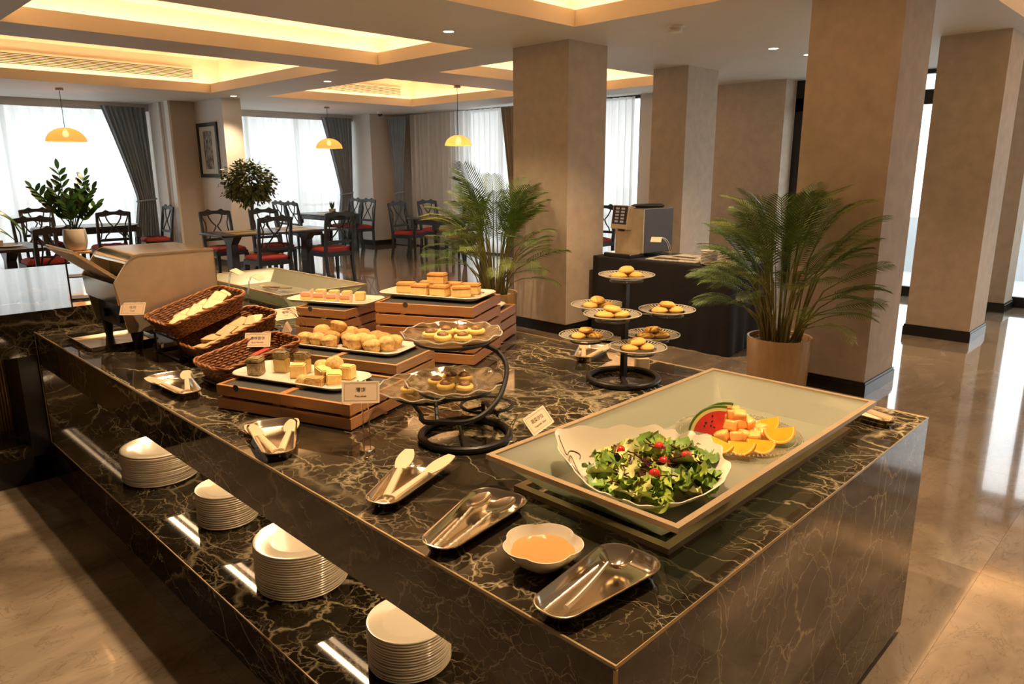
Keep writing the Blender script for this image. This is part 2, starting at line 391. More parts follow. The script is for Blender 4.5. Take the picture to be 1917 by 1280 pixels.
for key, (xa, xb, ya, yb, zr) in COFFERS.items():
    zl = CEIL+LIP
    bm = BM()     # upstand around the opening, with the ledge the lamps lie on
    o0 = [(xa, ya), (xb, ya), (xb, yb), (xa, yb)]; o1 = [(xa-LEDGE, ya-LEDGE), (xb+LEDGE, ya-LEDGE), (xb+LEDGE, yb+LEDGE), (xa-LEDGE, yb+LEDGE)]
    oi = [(xa-.02, ya-.02), (xb+.02, ya-.02), (xb+.02, yb+.02), (xa-.02, yb+.02)]
    loft(bm, [at_z(o0, CEIL), at_z(o0, zl), at_z(oi, zl), at_z(oi, CEIL+.05), at_z(o1, CEIL+.05), at_z(o1, zr), at_z([(a*.999, b*.999) for a, b in o1], zr)], False, True)
    cf = struct('ceiling_coffer', bm, 'cove_paint', ceiling, smooth=0)
    st = thing('led_strip', {'a': 'hidden warm light strip in the long ceiling recess crossing the middle of the room', 'b': 'hidden warm light strip in the ceiling recess before the sheer-curtained window wall',
         'c': 'hidden warm light strip in the far ceiling recess above the tables', 'd': 'hidden warm light strip in the ceiling recess behind the square pillar',
         'e': 'hidden warm light strip in the ceiling recess above the buffet', 'f': 'hidden warm light strip in the ceiling recess at the glazed side'}[key], 'light strip', ((xa+xb)/2, (ya+yb)/2, CEIL+.05))
    cx, cy = (xa+xb)/2, (ya+yb)/2
    for (p, q, r, s) in ((xa-.10, xb+.10, ya-.12, ya-.08), (xa-.10, xb+.10, yb+.08, yb+.12), (xa-.12, xa-.08, ya-.1, yb+.1), (xb+.08, xb+.12, ya-.1, yb+.1)):
        bm = BM(); add_box(bm, p-cx, q-cx, r-cy, s-cy, 0, .02); obj('strip_segment', bm, 'cove_led', st, smooth=0)
# slotted air grilles set in the back wall of the two far recesses
def grille(x0, x1, y, z0, z1, label):
    g = thing('air_grille', label, 'air vent', ((x0+x1)/2, y, z0)); w2 = (x1-x0)/2; h = z1-z0
    bm = BM(); add_box(bm, -w2, w2, -.004, .0, 0, h); obj('backing', bm, 'table_wood', g, smooth=0)
    bm = BM(); add_box(bm, -w2-.02, w2+.02, -.016, -.004, h, h+.015); add_box(bm, -w2-.02, w2+.02, -.016, -.004, -.015, 0); add_box(bm, -w2-.02, -w2, -.016, -.004, 0, h); add_box(bm, w2, w2+.02, -.016, -.004, 0, h)
    obj('frame', bm, 'cove_paint', g, smooth=0)
    bm = BM(); add_box(bm, -w2, w2, -.014, -.004, 0, .009); s0 = obj('slat', bm, 'cove_paint', g, smooth=0)
    n = 7
    for k in range(n):
        if k == 0: s0.location = (0, 0, h*.5/n)
        else: piece(s0, g, (0, 0, h*(k+.5)/n))
grille(-.8, 4.82, 11.25+LEDGE-.001, 2.95, 3.09, 'long slotted air grille in the ceiling recess before the left window wall')
grille(6.1, 8.62, 11.17+LEDGE-.001, 2.94, 3.07, 'slotted air grille in the far ceiling recess')

# walls behind the camera and around the glazing
bm = BM(); add_box(bm, X0-.2, X0, Y0, Y1, 0, CEIL); struct('wall_front', bm, 'wallpaper', smooth=0)
bm = BM(); add_box(bm, X0-.2, X1, Y0-.2, Y0, 0, CEIL); struct('wall_right', bm, 'wallpaper', smooth=0)
bm = BM(); add_box(bm, X0-.2, 10.2, Y1-.40, Y1-.36, 2.62, CEIL); add_box(bm, X0-.2, X0+.6, Y1-.05, Y1+.1, 0, CEIL); add_box(bm, 9.2, 10.3, Y1-.05, Y1+.1, 0, CEIL); add_box(bm, 4.9, 5.9, Y1-.05, Y1+.1, 0, CEIL); struct('wall_left', bm, 'white_wall', smooth=0)
bm = BM(); add_box(bm, 9.86, 10.3, 13.25, Y1, 0, CEIL); add_box(bm, 9.95, 10.15, 11.15, 13.3, 0, CEIL); add_box(bm, 9.9, 10.15, 8.0, 9.2, 0, CEIL); add_box(bm, 9.95, 10.2, 6.62, 6.95, 0, CEIL); struct('wall_back', bm, 'white_wall', smooth=0)
bm = BM(); add_box(bm, 9.72, 10.02, 4.48, 5.55, 0, CEIL); struct('wall_pier', bm, 'wallpaper', smooth=0)
bm = BM(); add_box(bm, 9.70, 9.95, 5.56, 5.66, 0, CEIL-.05); struct('trim_pier', bm, 'dark_aluminium', smooth=0)
def pillar(x0, x1, y0, y1, m='wallpaper', sk=True, name='pillar'):
    bm = BM(); add_box(bm, x0, x1, y0, y1, 0, CEIL); p = struct(name, bm, m, smooth=0)
    if sk:
        bm = BM()
        for e, za, zb in ((.016, 0, .085), (.010, .085, .105)):
            loft(bm, [at_z([(x0-e, y0-e), (x1+e, y0-e), (x1+e, y1+e), (x0-e, y1+e)], za), at_z([(x0-e, y0-e), (x1+e, y0-e), (x1+e, y1+e), (x0-e, y1+e)], zb)])
        obj('baseboard', bm, 'black_skirting', p, smooth=0)
    return p
pillar(5.33, 5.90, 4.52, 5.23); pillar(5.29, 5.88, 1.69, 2.30); pillar(7.66, 8.22, 1.58, 2.13); pillar(9.56, 9.96, 1.68, 1.98); pillar(7.62, 8.30, 4.68, 5.15)
# projecting wall with the picture between the two windows, and its pale vertical trims
pillar(5.40, 5.72, 11.85, Y1, 'white_wall', True, 'wall_projection')
bm = BM(); add_box(bm, 4.99, 5.40, 12.90, Y1, 0, CEIL); struct('wall_niche', bm, 'wall_paint', smooth=0)
for k, (a, b, m) in enumerate(((13.30, 13.75, 'white_paint'), (12.90, 13.06, 'white_paint'))):
    bm = BM(); add_box(bm, 4.955, 4.99, a, b, 0, CEIL); struct('trim_%d' % (k+1), bm, m, smooth=0)
pillar(9.20, 9.88, 13.25, Y1, 'white_wall', True, 'wall_corner_column')
bm = BM(); add_box(bm, 9.84, 9.86, 8.0, 13.25, 0, .10); struct('baseboard_back', bm, 'black_skirting', smooth=0)

# glazing
def window(n, axis, a0, a1, plane, posts, rails, z0=.12, z1=CEIL, thick=.07, m='dark_aluminium'):
    bm = BM()
    def bar(u0, u1, za, zb):
        if axis == 'x': add_box(bm, u0, u1, plane-thick/2, plane+thick/2, za, zb)
        else: add_box(bm, plane-thick/2, plane+thick/2, u0, u1, za, zb)
    bar(a0, a1, 0, z0); bar(a0, a1, z1-.05, z1)
    for u, wd in posts: bar(u-wd/2, u+wd/2, z0, z1-.05)
    for za, zb in rails: bar(a0, a1, za, zb)
    wn = struct('window_%d' % n, bm, m, smooth=0)
    ps = [a0]+[u for u, _ in posts if a0+.1 < u < a1-.1]+[a1]
    for u0, u1 in zip(ps, ps[1:]):
        bm = BM()
        if axis == 'x': add_box(bm, u0, u1, plane-.004, plane+.004, z0, z1-.05)
        else: add_box(bm, plane-.004, plane+.004, u0, u1, z0, z1-.05)
        obj('pane', bm, 'window_glass', wn, smooth=0)
window(1, 'x', -3.4, 4.95, Y1+.05, [(-3.37, .06), (-1.3, .06), (.8, .06), (2.9, .06), (4.92, .06)], [(.85, .89)])
window(2, 'x', 5.72, 9.2, Y1+.05, [(5.75, .06), (7.0, .06), (8.1, .06), (9.17, .06)], [(.85, .89)])
window(3, 'y', 9.2, 11.15, 10.05, [(9.23, .06), (10.2, .06), (11.12, .06)], [(.85, .89)])
window(4, 'y', 5.66, 8.0, 10.05, [(5.69, .06), (6.60, .06), (6.97, .06), (7.97, .06)], [(.80, .86)])
window(5, 'y', -4.0, 4.48, 10.08, [(-2.6, .08), (-.6, .08), (1.4, .08), (3.45, .08), (4.40, .16)], [(2.34, 2.51)])
bm = BM(); add_box(bm, 10.02, 10.2, 4.48, 5.7, 0, CEIL); struct('trim_3', bm, 'white_paint', smooth=0)
# low parapet and a pale block outside the right-hand glazing
bm = BM(); add_box(bm, 14.0, 14.2, -10, 9, -.2, .75); tag(obj('parapet', bm, 'outside_building', smooth=0), 'pale low parapet outside the glazed side of the room', 'parapet')

# curtains ------------------------------------------------------------------
def cloth(name, p, q, z0, z1, m, folds, amp, pinch=None, parent=None, nz=26, ph=0.0):
    """hanging cloth from p to q; pinch = (tie height, share of width left, side 0..1)"""
    p = Vector((*p, 0)); q = Vector((*q, 0)); d = q-p; L = d.length; d.normalize(); nrm = Vector((-d.y, d.x, 0))
    nu = folds*8; bm = BM(); G = []
    for j in range(nz+1):
        z = z1+(z0-z1)*j/nz; row = []
        wd, sh = 1.0, 0.0
        if pinch:
            zt, keep, side = pinch
            k = keep+(1-keep)*(max(0, (z-zt)/(z1-zt))**1.15 if z > zt else .32*min(1, (zt-z)/.7))
            wd = k; sh = side*(1-k)
        for i in range(nu+1):
            u = i/nu; a = amp*(.6+.4*wd)*math.sin(2*PI*folds*u+ph+.6*math.sin(5*u+z*.4)) + amp*.3*math.sin(2*PI*folds*2.3*u+z)
            pt = p+d*(L*(sh+u*wd))+nrm*a; row.append(bm.verts.new((pt.x, pt.y, z)))
        G.append(row)
    for a, b in zip(G, G[1:]):
        for i in range(nu): face(bm, (a[i], a[i+1], b[i+1], b[i]))
    return obj(name, bm, m, parent, smooth=180)
def sheers(label, p, q, folds, z1=2.64):
    return tag(cloth('sheer_curtain', p, q, .03, z1, 'sheer_cloth', folds, .032), label, 'curtain')
sheers('wide white sheer curtain over the window behind the potted plant', (-3.3, 14.08), (4.75, 14.08), 42)
sheers('white sheer curtain over the window right of the framed picture', (5.74, 14.08), (9.1, 14.08), 20)
sheers('white sheer curtain behind the far hanging lamp, left of the palm', (9.74, 11.1), (9.74, 9.55), 11, 2.70)
sheers('unlit cream sheer curtain against the end wall beside the blue-grey drape', (9.74, 12.62), (9.74, 11.08), 11, 2.70)
sheers('white sheer curtain seen between the middle pillar and the coffee machine', (9.82, 8.0), (9.82, 6.95), 8, 2.70)
def drape(label, p, q, m, folds, pinch):
    t = thing('tied_curtain', label, 'curtain', (0, 0, 0)); cloth('drape', p, q, .02, 2.68, m, folds, .035, pinch, t)
    zt, keep, side = pinch; P = Vector((*p, 0)); Q = Vector((*q, 0)); L = (Q-P).length; c = P+(Q-P)*(side*(1-keep)+keep/2)
    ax = (Q-P).normalized(); nn = Vector((-ax.y, ax.x, 0)); bm = BM()
    tube(bm, [(c.x+ax.x*L*keep*.56*math.cos(a)+nn.x*.055*math.sin(a), c.y+ax.y*L*keep*.56*math.cos(a)+nn.y*.055*math.sin(a), zt+.02*math.cos(a)) for a in [2*PI*k/20 for k in range(20)]], .016, 6, True)
    obj('tieback', bm, m, t); return t
drape('dark grey drape tied back beside the wide sheer curtain', (4.22, 13.86), (4.93, 13.86), 'grey_curtain', 9, (1.10, .42, 1.0))
drape('grey drape tied back at the end of the window behind the ficus', (8.42, 13.86), (9.14, 13.86), 'grey_curtain', 9, (1.10, .40, .85))
drape('blue-grey drape tied in the middle, in the far corner', (9.62, 13.18), (9.62, 12.55), 'grey_curtain', 9, (1.12, .45, .5))
drape('brownish drape hanging just left of the middle pillar', (9.58, 9.72), (9.58, 9.08), 'brown_curtain', 8, (1.0, .35, .6))

# ceiling fittings ------------------------------------------------------------
def downlight(x, y, label, rr=.045):
    t = thing('downlight', label, 'ceiling light', (x, y, CEIL))
    bm = BM(); loft(bm, [circ(rr, 24, -.001), circ(rr+.012, 24, -.001), circ(rr+.012, 24, -.006), circ(rr, 24, -.006)], False, False)
    obj('bezel', bm, 'white_paint', t); bm = BM(); lathe(bm, [(rr, -.003), (rr, -.0045)], 24); obj('lens', bm, 'downlight_glow', t)
for x, y, l in ((4.30, 4.98, 'small round downlight in the flat ceiling before the middle pillar'), (7.18, 3.47, 'small round downlight in the flat ceiling between the two near pillars'), (7.83, 3.40, 'small round downlight right beside the near tall pillar'),
                (5.46, 8.78, 'small round downlight between the two far ceiling recesses'), (5.42, 11.45, 'small round downlight before the framed picture')): downlight(x, y, l)
t = thing('smoke_detector', 'white round smoke detector on the ceiling left of the near tall pillar', 'smoke detector', (5.50, 3.52, CEIL))
bm = BM(); lathe(bm, [(.075, 0), (.075, -.014), (.07, -.018)], 28); obj('base', bm, 'white_paint', t)
bm = BM(); lathe(bm, [(.052, -.018), (.052, -.028), (.058, -.032), (.055, -.048), (.03, -.055)], 28); obj('sensor_head', bm, 'white_paint', t)
t = thing('security_camera', 'white dome security camera under the ceiling in the far corner', 'camera', (9.0, 12.6, CEIL))
bm = BM(); lathe(bm, [(.06, 0), (.06, -.03), (.05, -.04)], 20); obj('housing', bm, 'white_paint', t); bm = BM(); lathe(bm, [(.05, -.04), (.045, -.07), (.02, -.09)], 20); obj('dome', bm, 'black_plastic', t)
def pendant(x, y, zt, r, label):
    t = thing('pendant_lamp', label, 'lamp', (x, y, CEIL)); zt -= CEIL; h = r*.78
    bm = BM(); lathe(bm, [(.05, 0), (.05, -.03)], 20); obj('ceiling_rose', bm, 'brass_trim', t)
    bm = BM(); tube(bm, [(0, 0, -.03), (0, 0, zt)], .004, 6); obj('cord', bm, 'black_plastic', t)
    fn = lambda a: 1+.045*abs(math.sin(3.5*a))
    P = [(r*math.cos(PI/2*(1-u)), zt-h*(1-math.sin(PI/2*(1-u)))) for u in (.12, .22, .35, .5, .65, .8, .92, 1.0)]
    bm = BM(); loft(bm, [circ(q, 56, z, fn=lambda a, u=i/7: 1+.05*u*abs(math.sin(3.5*a))) for i, (q, z) in enumerate(P)], True, False); sh = obj('lamp_shade', bm, 'lamp_shade', t, smooth=180)
    bm = BM(); lathe(bm, [(.005, zt-.02), (.03, zt-.05), (.042, zt-.09), (.035, zt-.12), (.005, zt-.135)], 16); obj('bulb', bm, 'bulb', t, smooth=180)
    l = bpy.data.lights.new('pendant_glow', 'POINT'); l.energy = 3; l.color = (1, .62, .3); l.shadow_soft_size = .05; lo = bpy.data.objects.new('pendant_glow', l); C.objects.link(lo); lo.location = (x, y, zt+CEIL-.17)
pendant(3.16, 12.03, 2.21, .25, 'hanging lamp with scalloped amber shade before the wide sheer curtain, far left')
pendant(7.58, 12.27, 2.18, .235, 'hanging lamp with scalloped amber shade above the table right of the ficus')
pendant(7.04, 8.00, 2.075, .185, 'hanging lamp with scalloped amber shade nearest the middle pillar')
# framed picture
t = thing('framed_picture', 'black framed ink landscape print on the narrow wall between the windows', 'picture', (5.40, 12.90, 1.49))
H, W = .89, .77; bm = BM()
for a in ((-.03, 0, -W/2, W/2, 0, .06), (-.03, 0, -W/2, W/2, H-.06, H), (-.03, 0, -W/2, -W/2+.06, .06, H-.06), (-.03, 0, W/2-.06, W/2, .06, H-.06)): add_box(bm, *a)
t.location.y = 12.47
obj('frame', bm, 'chair_wood', t, smooth=0)
bm = BM(); add_box(bm, -.012, -.002, -W/2+.05, W/2-.05, .05, H-.05); obj('mount', bm, 'art_paper', t, smooth=0)
bm = BM(); add_box(bm, -.016, -.012, -.15, .17, .14, H-.13); obj('print', bm, 'art_ink', t, smooth=0)
bm = BM(); add_box(bm, -.020, -.018, -W/2+.05, W/2-.05, .05, H-.05); obj('glazing', bm, 'window_glass', t, smooth=0)

for x, y in ((1.45, 1.0), (1.45, 2.5), (1.45, 4.2), (3.0, .55), (5.1, 3.4), (3.2, 4.5)): add_spot(x, y, CEIL-.02, SPOT_W)
for x, y in ((4.30, 4.98), (7.18, 3.47), (5.46, 8.78), (5.42, 11.45), (1.2, -1.6), (3.6, -1.8), (7.0, .2)): add_spot(x, y, CEIL-.02, SPOT_W*.7)  # spots at negative y are unseen, added as warm fill for the floor
# ================================================================ buffet island
isl = thing('buffet_island', 'black marble buffet island with a lit plate shelf below its front edge', 'counter', (0, 0, 0))
IX0, IX1, IY0, IY1 = .855, 2.56, .607, 4.29
bm = BM(); loft(bm, [at_z([(IX0, IY0), (IX1, IY0), (IX1, 5.2), (1.92, 5.2), (1.92, IY1), (IX0, IY1)], z) for z in (.765, .80)]); obj('countertop', bm, 'dark_marble', isl, smooth=0)
bm = BM(); add_box(bm, IX0, IX0+.03, IY0, IY1, .63, .765); obj('front_fascia', bm, 'dark_marble', isl, smooth=0)
bm = BM(); add_box(bm, IX0+.03, IX1, IY0, IY0+.03, .03, .765); add_box(bm, IX0, IX0+.03, IY0, IY0+.03, .2, .63); obj('side_panel', bm, 'dark_marble', isl, smooth=0)
bm = BM(); add_box(bm, IX1-.03, IX1, IY0+.03, 5.2, 0, .765); obj('back_panel', bm, 'dark_marble', isl, smooth=0)
bm = BM(); add_box(bm, IX0+.42, IX0+.45, IY0+.03, IY1, .20, .765); obj('recess_back', bm, 'dark_marble', isl, smooth=0)
bm = BM(); add_box(bm, IX0, IX0+.42, IY0+.03, IY1, .17, .20); obj('plate_shelf', bm, 'dark_marble', isl, smooth=0)
bm = BM(); add_box(bm, IX0+.004, IX0+.03, IY0+.03, IY1, .0, .17); obj('plinth', bm, 'dark_marble', isl, smooth=0)
bm = BM(); add_box(bm, IX0, IX0+.45, IY1-.03, IY1, .2, .765); obj('end_panel', bm, 'dark_marble', isl, smooth=0)
bm = BM(); add_box(bm, IX0+.05, IX1-.05, IY0+.045, IY0+.06, 0, .10); obj('toe_kick', bm, 'black_skirting', isl, smooth=0)
bm = BM(); e = .0045
tube(bm, [(IX0+.001, IY1, .7985), (IX0+.001, IY0+.001, .7985), (IX1-.001, IY0+.001, .7985), (IX1-.001, 5.2, .7985)], e, 6); tube(bm, [(IX0+.001, IY0+.001, .795), (IX0+.001, IY0+.001, .2)], e, 6)
tube(bm, [(IX0+.001, IY1, .199), (IX0+.001, IY0, .199)], e*.7, 6); tube(bm, [(IX0+.001, IY1, .20), (IX0+.001, IY1, .79)], e*.7, 6)
obj('edge_joint', bm, 'brass_trim', isl)
bm = BM(); add_box(bm, 1.246, 1.260, IY0+.1, IY1-.1, .622, .632); ls = obj('led_strip', bm, 'shelf_led', isl, smooth=0); ls['label'] = 'glowing warm light strip under the front edge'
bm = BM(); add_box(bm, 1.225, 1.2749, IY0+.03, IY1-.03, .632, .765); obj('strip_channel', bm, 'dark_steel', isl, smooth=0)
# taller counter joining at the left
sc_ = thing('side_counter', 'taller marble counter with gold fluted front meeting the island at left', 'counter', (0, 0, 0))
bm = BM(); add_box(bm, -3.0, 1.9, 4.295, 6.36, .87, .905); obj('countertop', bm, 'dark_marble', sc_, smooth=0)
bm = BM(); add_box(bm, -3.0, .855, 4.295, 4.33, .68, .87); add_box(bm, .855, 1.9, 4.295, 4.33, .0, .87); obj('front_fascia', bm, 'dark_marble', sc_, smooth=0)
bm = BM(); add_box(bm, -3.0, .765, 4.295, 4.66, .14, .20); obj('ledge', bm, 'dark_marble', sc_, smooth=0)
bm = BM(); add_box(bm, -3.0, .84, 4.30, 4.34, 0, .14); obj('plinth', bm, 'black_skirting', sc_, smooth=0)
bm = BM(); add_box(bm, .765, .855, 4.30, 4.66, 0, .68); obj('corner_post', bm, 'black_skirting', sc_, smooth=0)
bm = BM(); add_box(bm, -3.0, 1.9, 6.30, 6.36, 0, .87); add_box(bm, 1.87, 1.9, 4.33, 6.30, 0, .87); obj('back_panel', bm, 'black_skirting', sc_, smooth=0)
bm = BM(); add_box(bm, -3.0, .765, 4.67, 4.69, .2, .87); fb = obj('fluted_front', bm, 'fluted_gold', sc_, smooth=0)
bm = BM(); lathe(bm, [(.006, .2), (.006, .68)], 8); fl = obj('flute', bm, 'fluted_gold', fb)
for k in range(90): 
    q = (.755-k*.014, 4.668, 0)
    if k == 0: fl.location = q
    else: piece(fl, fb, q)

# ------------------------------------------------------------ stacks of plates on the shelf
def plate_mesh(r, pitch):
    t_ = pitch*.60
    return lathe(BM(), [(r*.55, 0), (r*.62, 0), (r*.93, pitch*.9-t_*.1), (r*.985, pitch), (r, pitch+t_*.5), (r*.985, pitch+t_), (r*.93, pitch+t_*.95), (r*.64, t_*1.0), (r*.60, t_*.9)], 56)
def stack(x, y, z, n, r, pitch, name, m, lab, top, group, seed, wob=.0015):
    q = random.Random(seed); o = obj(name, plate_mesh(r, pitch), m, smooth=50); tag(o, lab, 'plate', group); o.location = (x, y, z)
    for k in range(1, n):
        c = o.copy(); C.objects.link(c); c.location = (x+q.uniform(-wob, wob), y+q.uniform(-wob, wob), z+k*pitch); c.rotation_euler = (0, 0, q.uniform(0, 6))
        if k == n-1: c['label'] = top; del c['group']
stack(1.100, 3.42, .2, 17, .165, .0086, 'dinner_plate', 'porcelain', 'cream plate within the farthest large stack on the lit shelf', 'topmost cream plate of the farthest stack on the lit shelf', 'plates in the farthest shelf stack', 1, .004)
stack(1.124, 2.762, .2, 15, .119, .0094, 'side_plate', 'porcelain', 'small cream plate within the second stack from the far end of the shelf', 'topmost plate of the small stack between two large ones', 'plates in the second shelf stack', 2)
stack(1.107, 2.135, .2, 18, .157, .0089, 'dinner_plate', 'porcelain', 'cream plate within the tallest large stack on the lit shelf', 'topmost cream plate of the tall large stack showing ring reflections', 'plates in the third shelf stack', 3)
stack(1.105, 1.52, .2, 15, .122, .0088, 'side_plate', 'porcelain', 'small cream plate within the stack nearest the camera', 'topmost cream plate of the stack nearest the camera', 'plates in the nearest shelf stack', 4)

# ------------------------------------------------------------ glass display trays
def glass_tray(loc, rz, W, D, label):
    """W along local x, D along local y; outside size of the rim"""
    t = thing('display_tray', label, 'tray', loc, rz)
    b = .02; H = .10; bw, bd = W-.10, D-.10
    def ringframe(w, d, k, z0, z1):
        o = [(-w/2, -d/2), (w/2, -d/2), (w/2, d/2), (-w/2, d/2)]; i = [(-w/2+k, -d/2+k), (w/2-k, -d/2+k), (w/2-k, d/2-k), (-w/2+k, d/2-k)]
        bm = BM(); loft(bm, [at_z(o, z0), at_z(o, z1), at_z(i, z1), at_z(i, z0), at_z(o, z0)], False, False); bmesh.ops.remove_doubles(bm, verts=bm.verts, dist=1e-5); return bm
    obj('base_frame', ringframe(bw, bd, .022, 0, .014), 'bronze_frame', t, smooth=0)
    obj('rim', ringframe(W, D, .016, H-.013, H), 'bronze_frame', t, smooth=0)
    fw, fd = bw-.10, bd-.10; z0 = .012
    top = [(-W/2+.012, -D/2+.012), (W/2-.012, -D/2+.012), (W/2-.012, D/2-.012), (-W/2+.012, D/2-.012)]
    bot = [(-fw/2, -fd/2), (fw/2, -fd/2), (fw/2, fd/2), (-fw/2, fd/2)]
    for k in range(4):
        j = (k+1) % 4; bm = BM(); vs = []
        a, b_, c, d = Vector((*bot[k], z0)), Vector((*bot[j], z0)), Vector((*top[j], H-.006)), Vector((*top[k], H-.006)); n_ = (b_-a).cross(d-a).normalized()*.0035
        loft(bm, [[a-n_, b_-n_, c-n_, d-n_], [a+n_, b_+n_, c+n_, d+n_]]); obj('side_pane', bm, 'frosted_glass', t, smooth=0)
    bm = BM(); add_box(bm, -fw/2, fw/2, -fd/2, fd/2, z0-.004, z0+.004); obj('floor_pane', bm, 'frosted_glass', t, smooth=0)
    return t
glass_tray((1.733, .971, .80), 0, 1.125, .56, 'large frosted glass tray with bronze rim holding salad and fruit')
glass_tray((2.285, 4.425, .80), 0, .59, 1.18, 'far frosted glass tray with bronze rim beside the bread toaster')

# ------------------------------------------------------------ wooden crates
def crate(loc, rz, w, d, layers, pitch, label, notch=True, board='bamboo'):
    """w along local x (left to right of its front), d along local y"""
    t = thing('wooden_crate', label, 'crate', loc, rz); g = .0095; bh = pitch-g; th = .012
    a = BM(); add_box(a, -w/2, w/2, -th/2, th/2, -bh/2, bh/2); A = obj('slat', a, board, t, smooth=0, bevel=.001)
    b = BM(); add_box(b, -th/2, th/2, -d/2+th, d/2-th, -bh/2, bh/2); B = obj('slat', b, board, t, smooth=0, bevel=.001)
    for k in range(layers):
        z = .006+pitch*k+bh/2
        for s in (-1, 1):
            if k == 0 and s == -1: A.location = (0, -d/2+th/2, z); B.location = (-w/2+th/2, 0, z)
            else: piece(A, t, (0, s*(d/2-th/2), z)); piece(B, t, (s*(w/2-th/2), 0, z))
    c = BM(); h = .006+pitch*layers-g-.012
    add_box(c, -.016, .016, -.016, .016, 0, h); P = obj('corner_post', c, board, t, smooth=0)
    for k, (sx, sy) in enumerate(((-1, -1), (1, -1), (1, 1), (-1, 1))):
        q = (sx*(w/2-th-.016), sy*(d/2-th-.016), 0)
        if k == 0: P.location = q
        else: piece(P, t, q)
    c = BM(); add_box(c, -w/2+th, w/2-th, -d/2+th, d/2-th, h, h+.006); obj('slate_lid', c, 'slate_board', t, smooth=0)
    if notch:
        c = BM(); lathe(c, [(.012, -.001), (.012, .0004)], 14, mtx=T(-w*.18, -d/2, .006+pitch*layers-g-.004) @ Matrix.Rotation(PI/2, 4, 'X')); obj('finger_notch', c, 'slate_board', t)
    return t
def along(p, ang, u, v): return (p[0]+u*math.cos(ang)-v*math.sin(ang), p[1]+u*math.sin(ang)+v*math.cos(ang), p[2] if len(p) > 2 else 0)
AF = math.radians(-70.2)            # front row: local x runs towards the camera, local y towards the back
def crow(near, ang, w, d, n, layers, pitch, labels, **k):
    """near = corner nearest the camera; n crates side by side going away"""
    for i in range(n):
        c = along((near[0], near[1], .80), ang, -w*(i+.5), d/2); crate(c, ang, w-.001, d, layers, pitch, labels[i], notch=(i == n-1), **k)
crow((1.168, 1.863), AF, .2815, .32, 2, 2, .0465, ['low slatted wooden crate under the cake plate, end nearest the camera', 'low slatted wooden crate under the cake plate, end beside the lowest basket'])
AM = math.radians(-69.3)
crow((1.552, 2.14), AM, .300, .285, 2, 2, .0465, ['low cork-faced wooden crate under the muffin plate, nearer end', 'low cork-faced wooden crate under the muffin plate, farther end'], board='cork_board')
AB = math.radians(-63.0)
u_ = (math.cos(AB), math.sin(AB)); 
pA = (1.960, 2.157)
ca = along((*pA, .80), AB, -.225, .175); crate(ca, AB, .45, .35, 3, .0505, 'lower wooden crate of the tall pair beneath the yellow sponge slices', False)
crate((ca[0], ca[1], .80+.0505*3+.001), AB, .45, .35, 2, .0505, 'upper wooden crate of the tall pair, carrying the yellow sponge slices')
pB = along((*pA, .80), AB, -.02, .355)
for i in range(2):
    c = along((*pB[:2], .80), AB, -.27*(i+.5), .155); crate(c, AB, .269, .29, 3, .0505, ('three-slat wooden crate half hidden behind the tall crates, nearer one', 'three-slat wooden crate half hidden behind the tall crates, farther one')[i], False)
AP = math.radians(-69.0)
cp = along((1.851, 2.949, .80), AP, -.15, .165); crate(cp, AP, .30, .33, 3, .0497, 'three-slat wooden crate under the plate of pink cream cakes')

# ------------------------------------------------------------ long cream plates and what is on them
def long_plate(loc, rz, L, Wd, label):
    o = rrect(L, Wd, .055, 7)
    bm = BM(); loft(bm, [at_z(inset(o, .03), 0), at_z(inset(o, .026), .001), at_z(inset(o, .002), .015), at_z(o, .018), at_z(inset(o, .003), .0205), at_z(inset(o, .022), .011), at_z(inset(o, .034), .008)])
    p = obj('serving_plate', bm, 'porcelain_white', smooth=50); p.location = loc; p.rotation_euler = (0, 0, rz); return tag(p, label, 'plate')
ZF = .80+.006+.0465*2-.0095-.012+.006+.001
P1 = (1.225, 2.255, ZF); P2 = (1.612, 2.525, ZF); P3 = (2.050, 2.492, .80+.006+.0505*5-.0095+.0015); P4 = (1.965, 3.205, .80+.006+.0497*3-.0095+.0015)
long_plate(P1, AF, .50, .215, 'oblong cream plate of cut cakes on the crate nearest the camera')
long_plate(P2, AM, .545, .215, 'oblong cream plate heaped with small muffins')
long_plate(P3, AB-.10, .50, .255, 'oblong cream plate of yellow sponge slices on the tall crates')
long_plate(P4, AP+.05, .48, .24, 'oblong cream plate of pink cream cakes')
P5 = along((*pB[:2], .80+.0505*3-.0125+.001), AB, -.27, .155); P5 = (P5[0]+.01, P5[1], .80+.0505*3-.0125+.001)
long_plate(P5, AB, .46, .25, 'oblong cream plate on the half-hidden crates behind the sponge slices')
def rock(bm, amp, f=9):
    from mathutils import noise
    for v in bm.verts: v.co += Vector((noise.noise(v.co*f*5), noise.noise(v.co*f*5+Vector((9, 0, 0))), noise.noise(v.co*f*5+Vector((0, 7, 0)))))*amp
    return bm
def muffin_bm(k):
    h = .042+.004*(k % 3); r = .029
    return rock(lathe(BM(), [(r*.82, 0), (r*.9, .01), (r, h*.62), (r*1.10, h*.72), (r*1.08, h*.86), (r*.85, h*1.02), (r*.45, h*1.12), (.001, h*1.15)], 18), .0025)
mproto = [muffin_bm(k) for k in range(3)]; mproto = [tag(obj('muffin', b, 'muffin' if i != 1 else 'muffin_dark', smooth=180), 'x', 'muffin') for i, b in enumerate(mproto)]
used = set()
def put(src, loc, rot, label, group=None, scale=None):
    if src.name not in used: o = src; used.add(src.name)
    else: o = src.copy(); C.objects.link(o)
    o.location = loc; o.rotation_euler = rot; o['label'] = label
    if group: o['group'] = group
    elif 'group' in o: del o['group']
    if scale: o.scale = scale
    return o
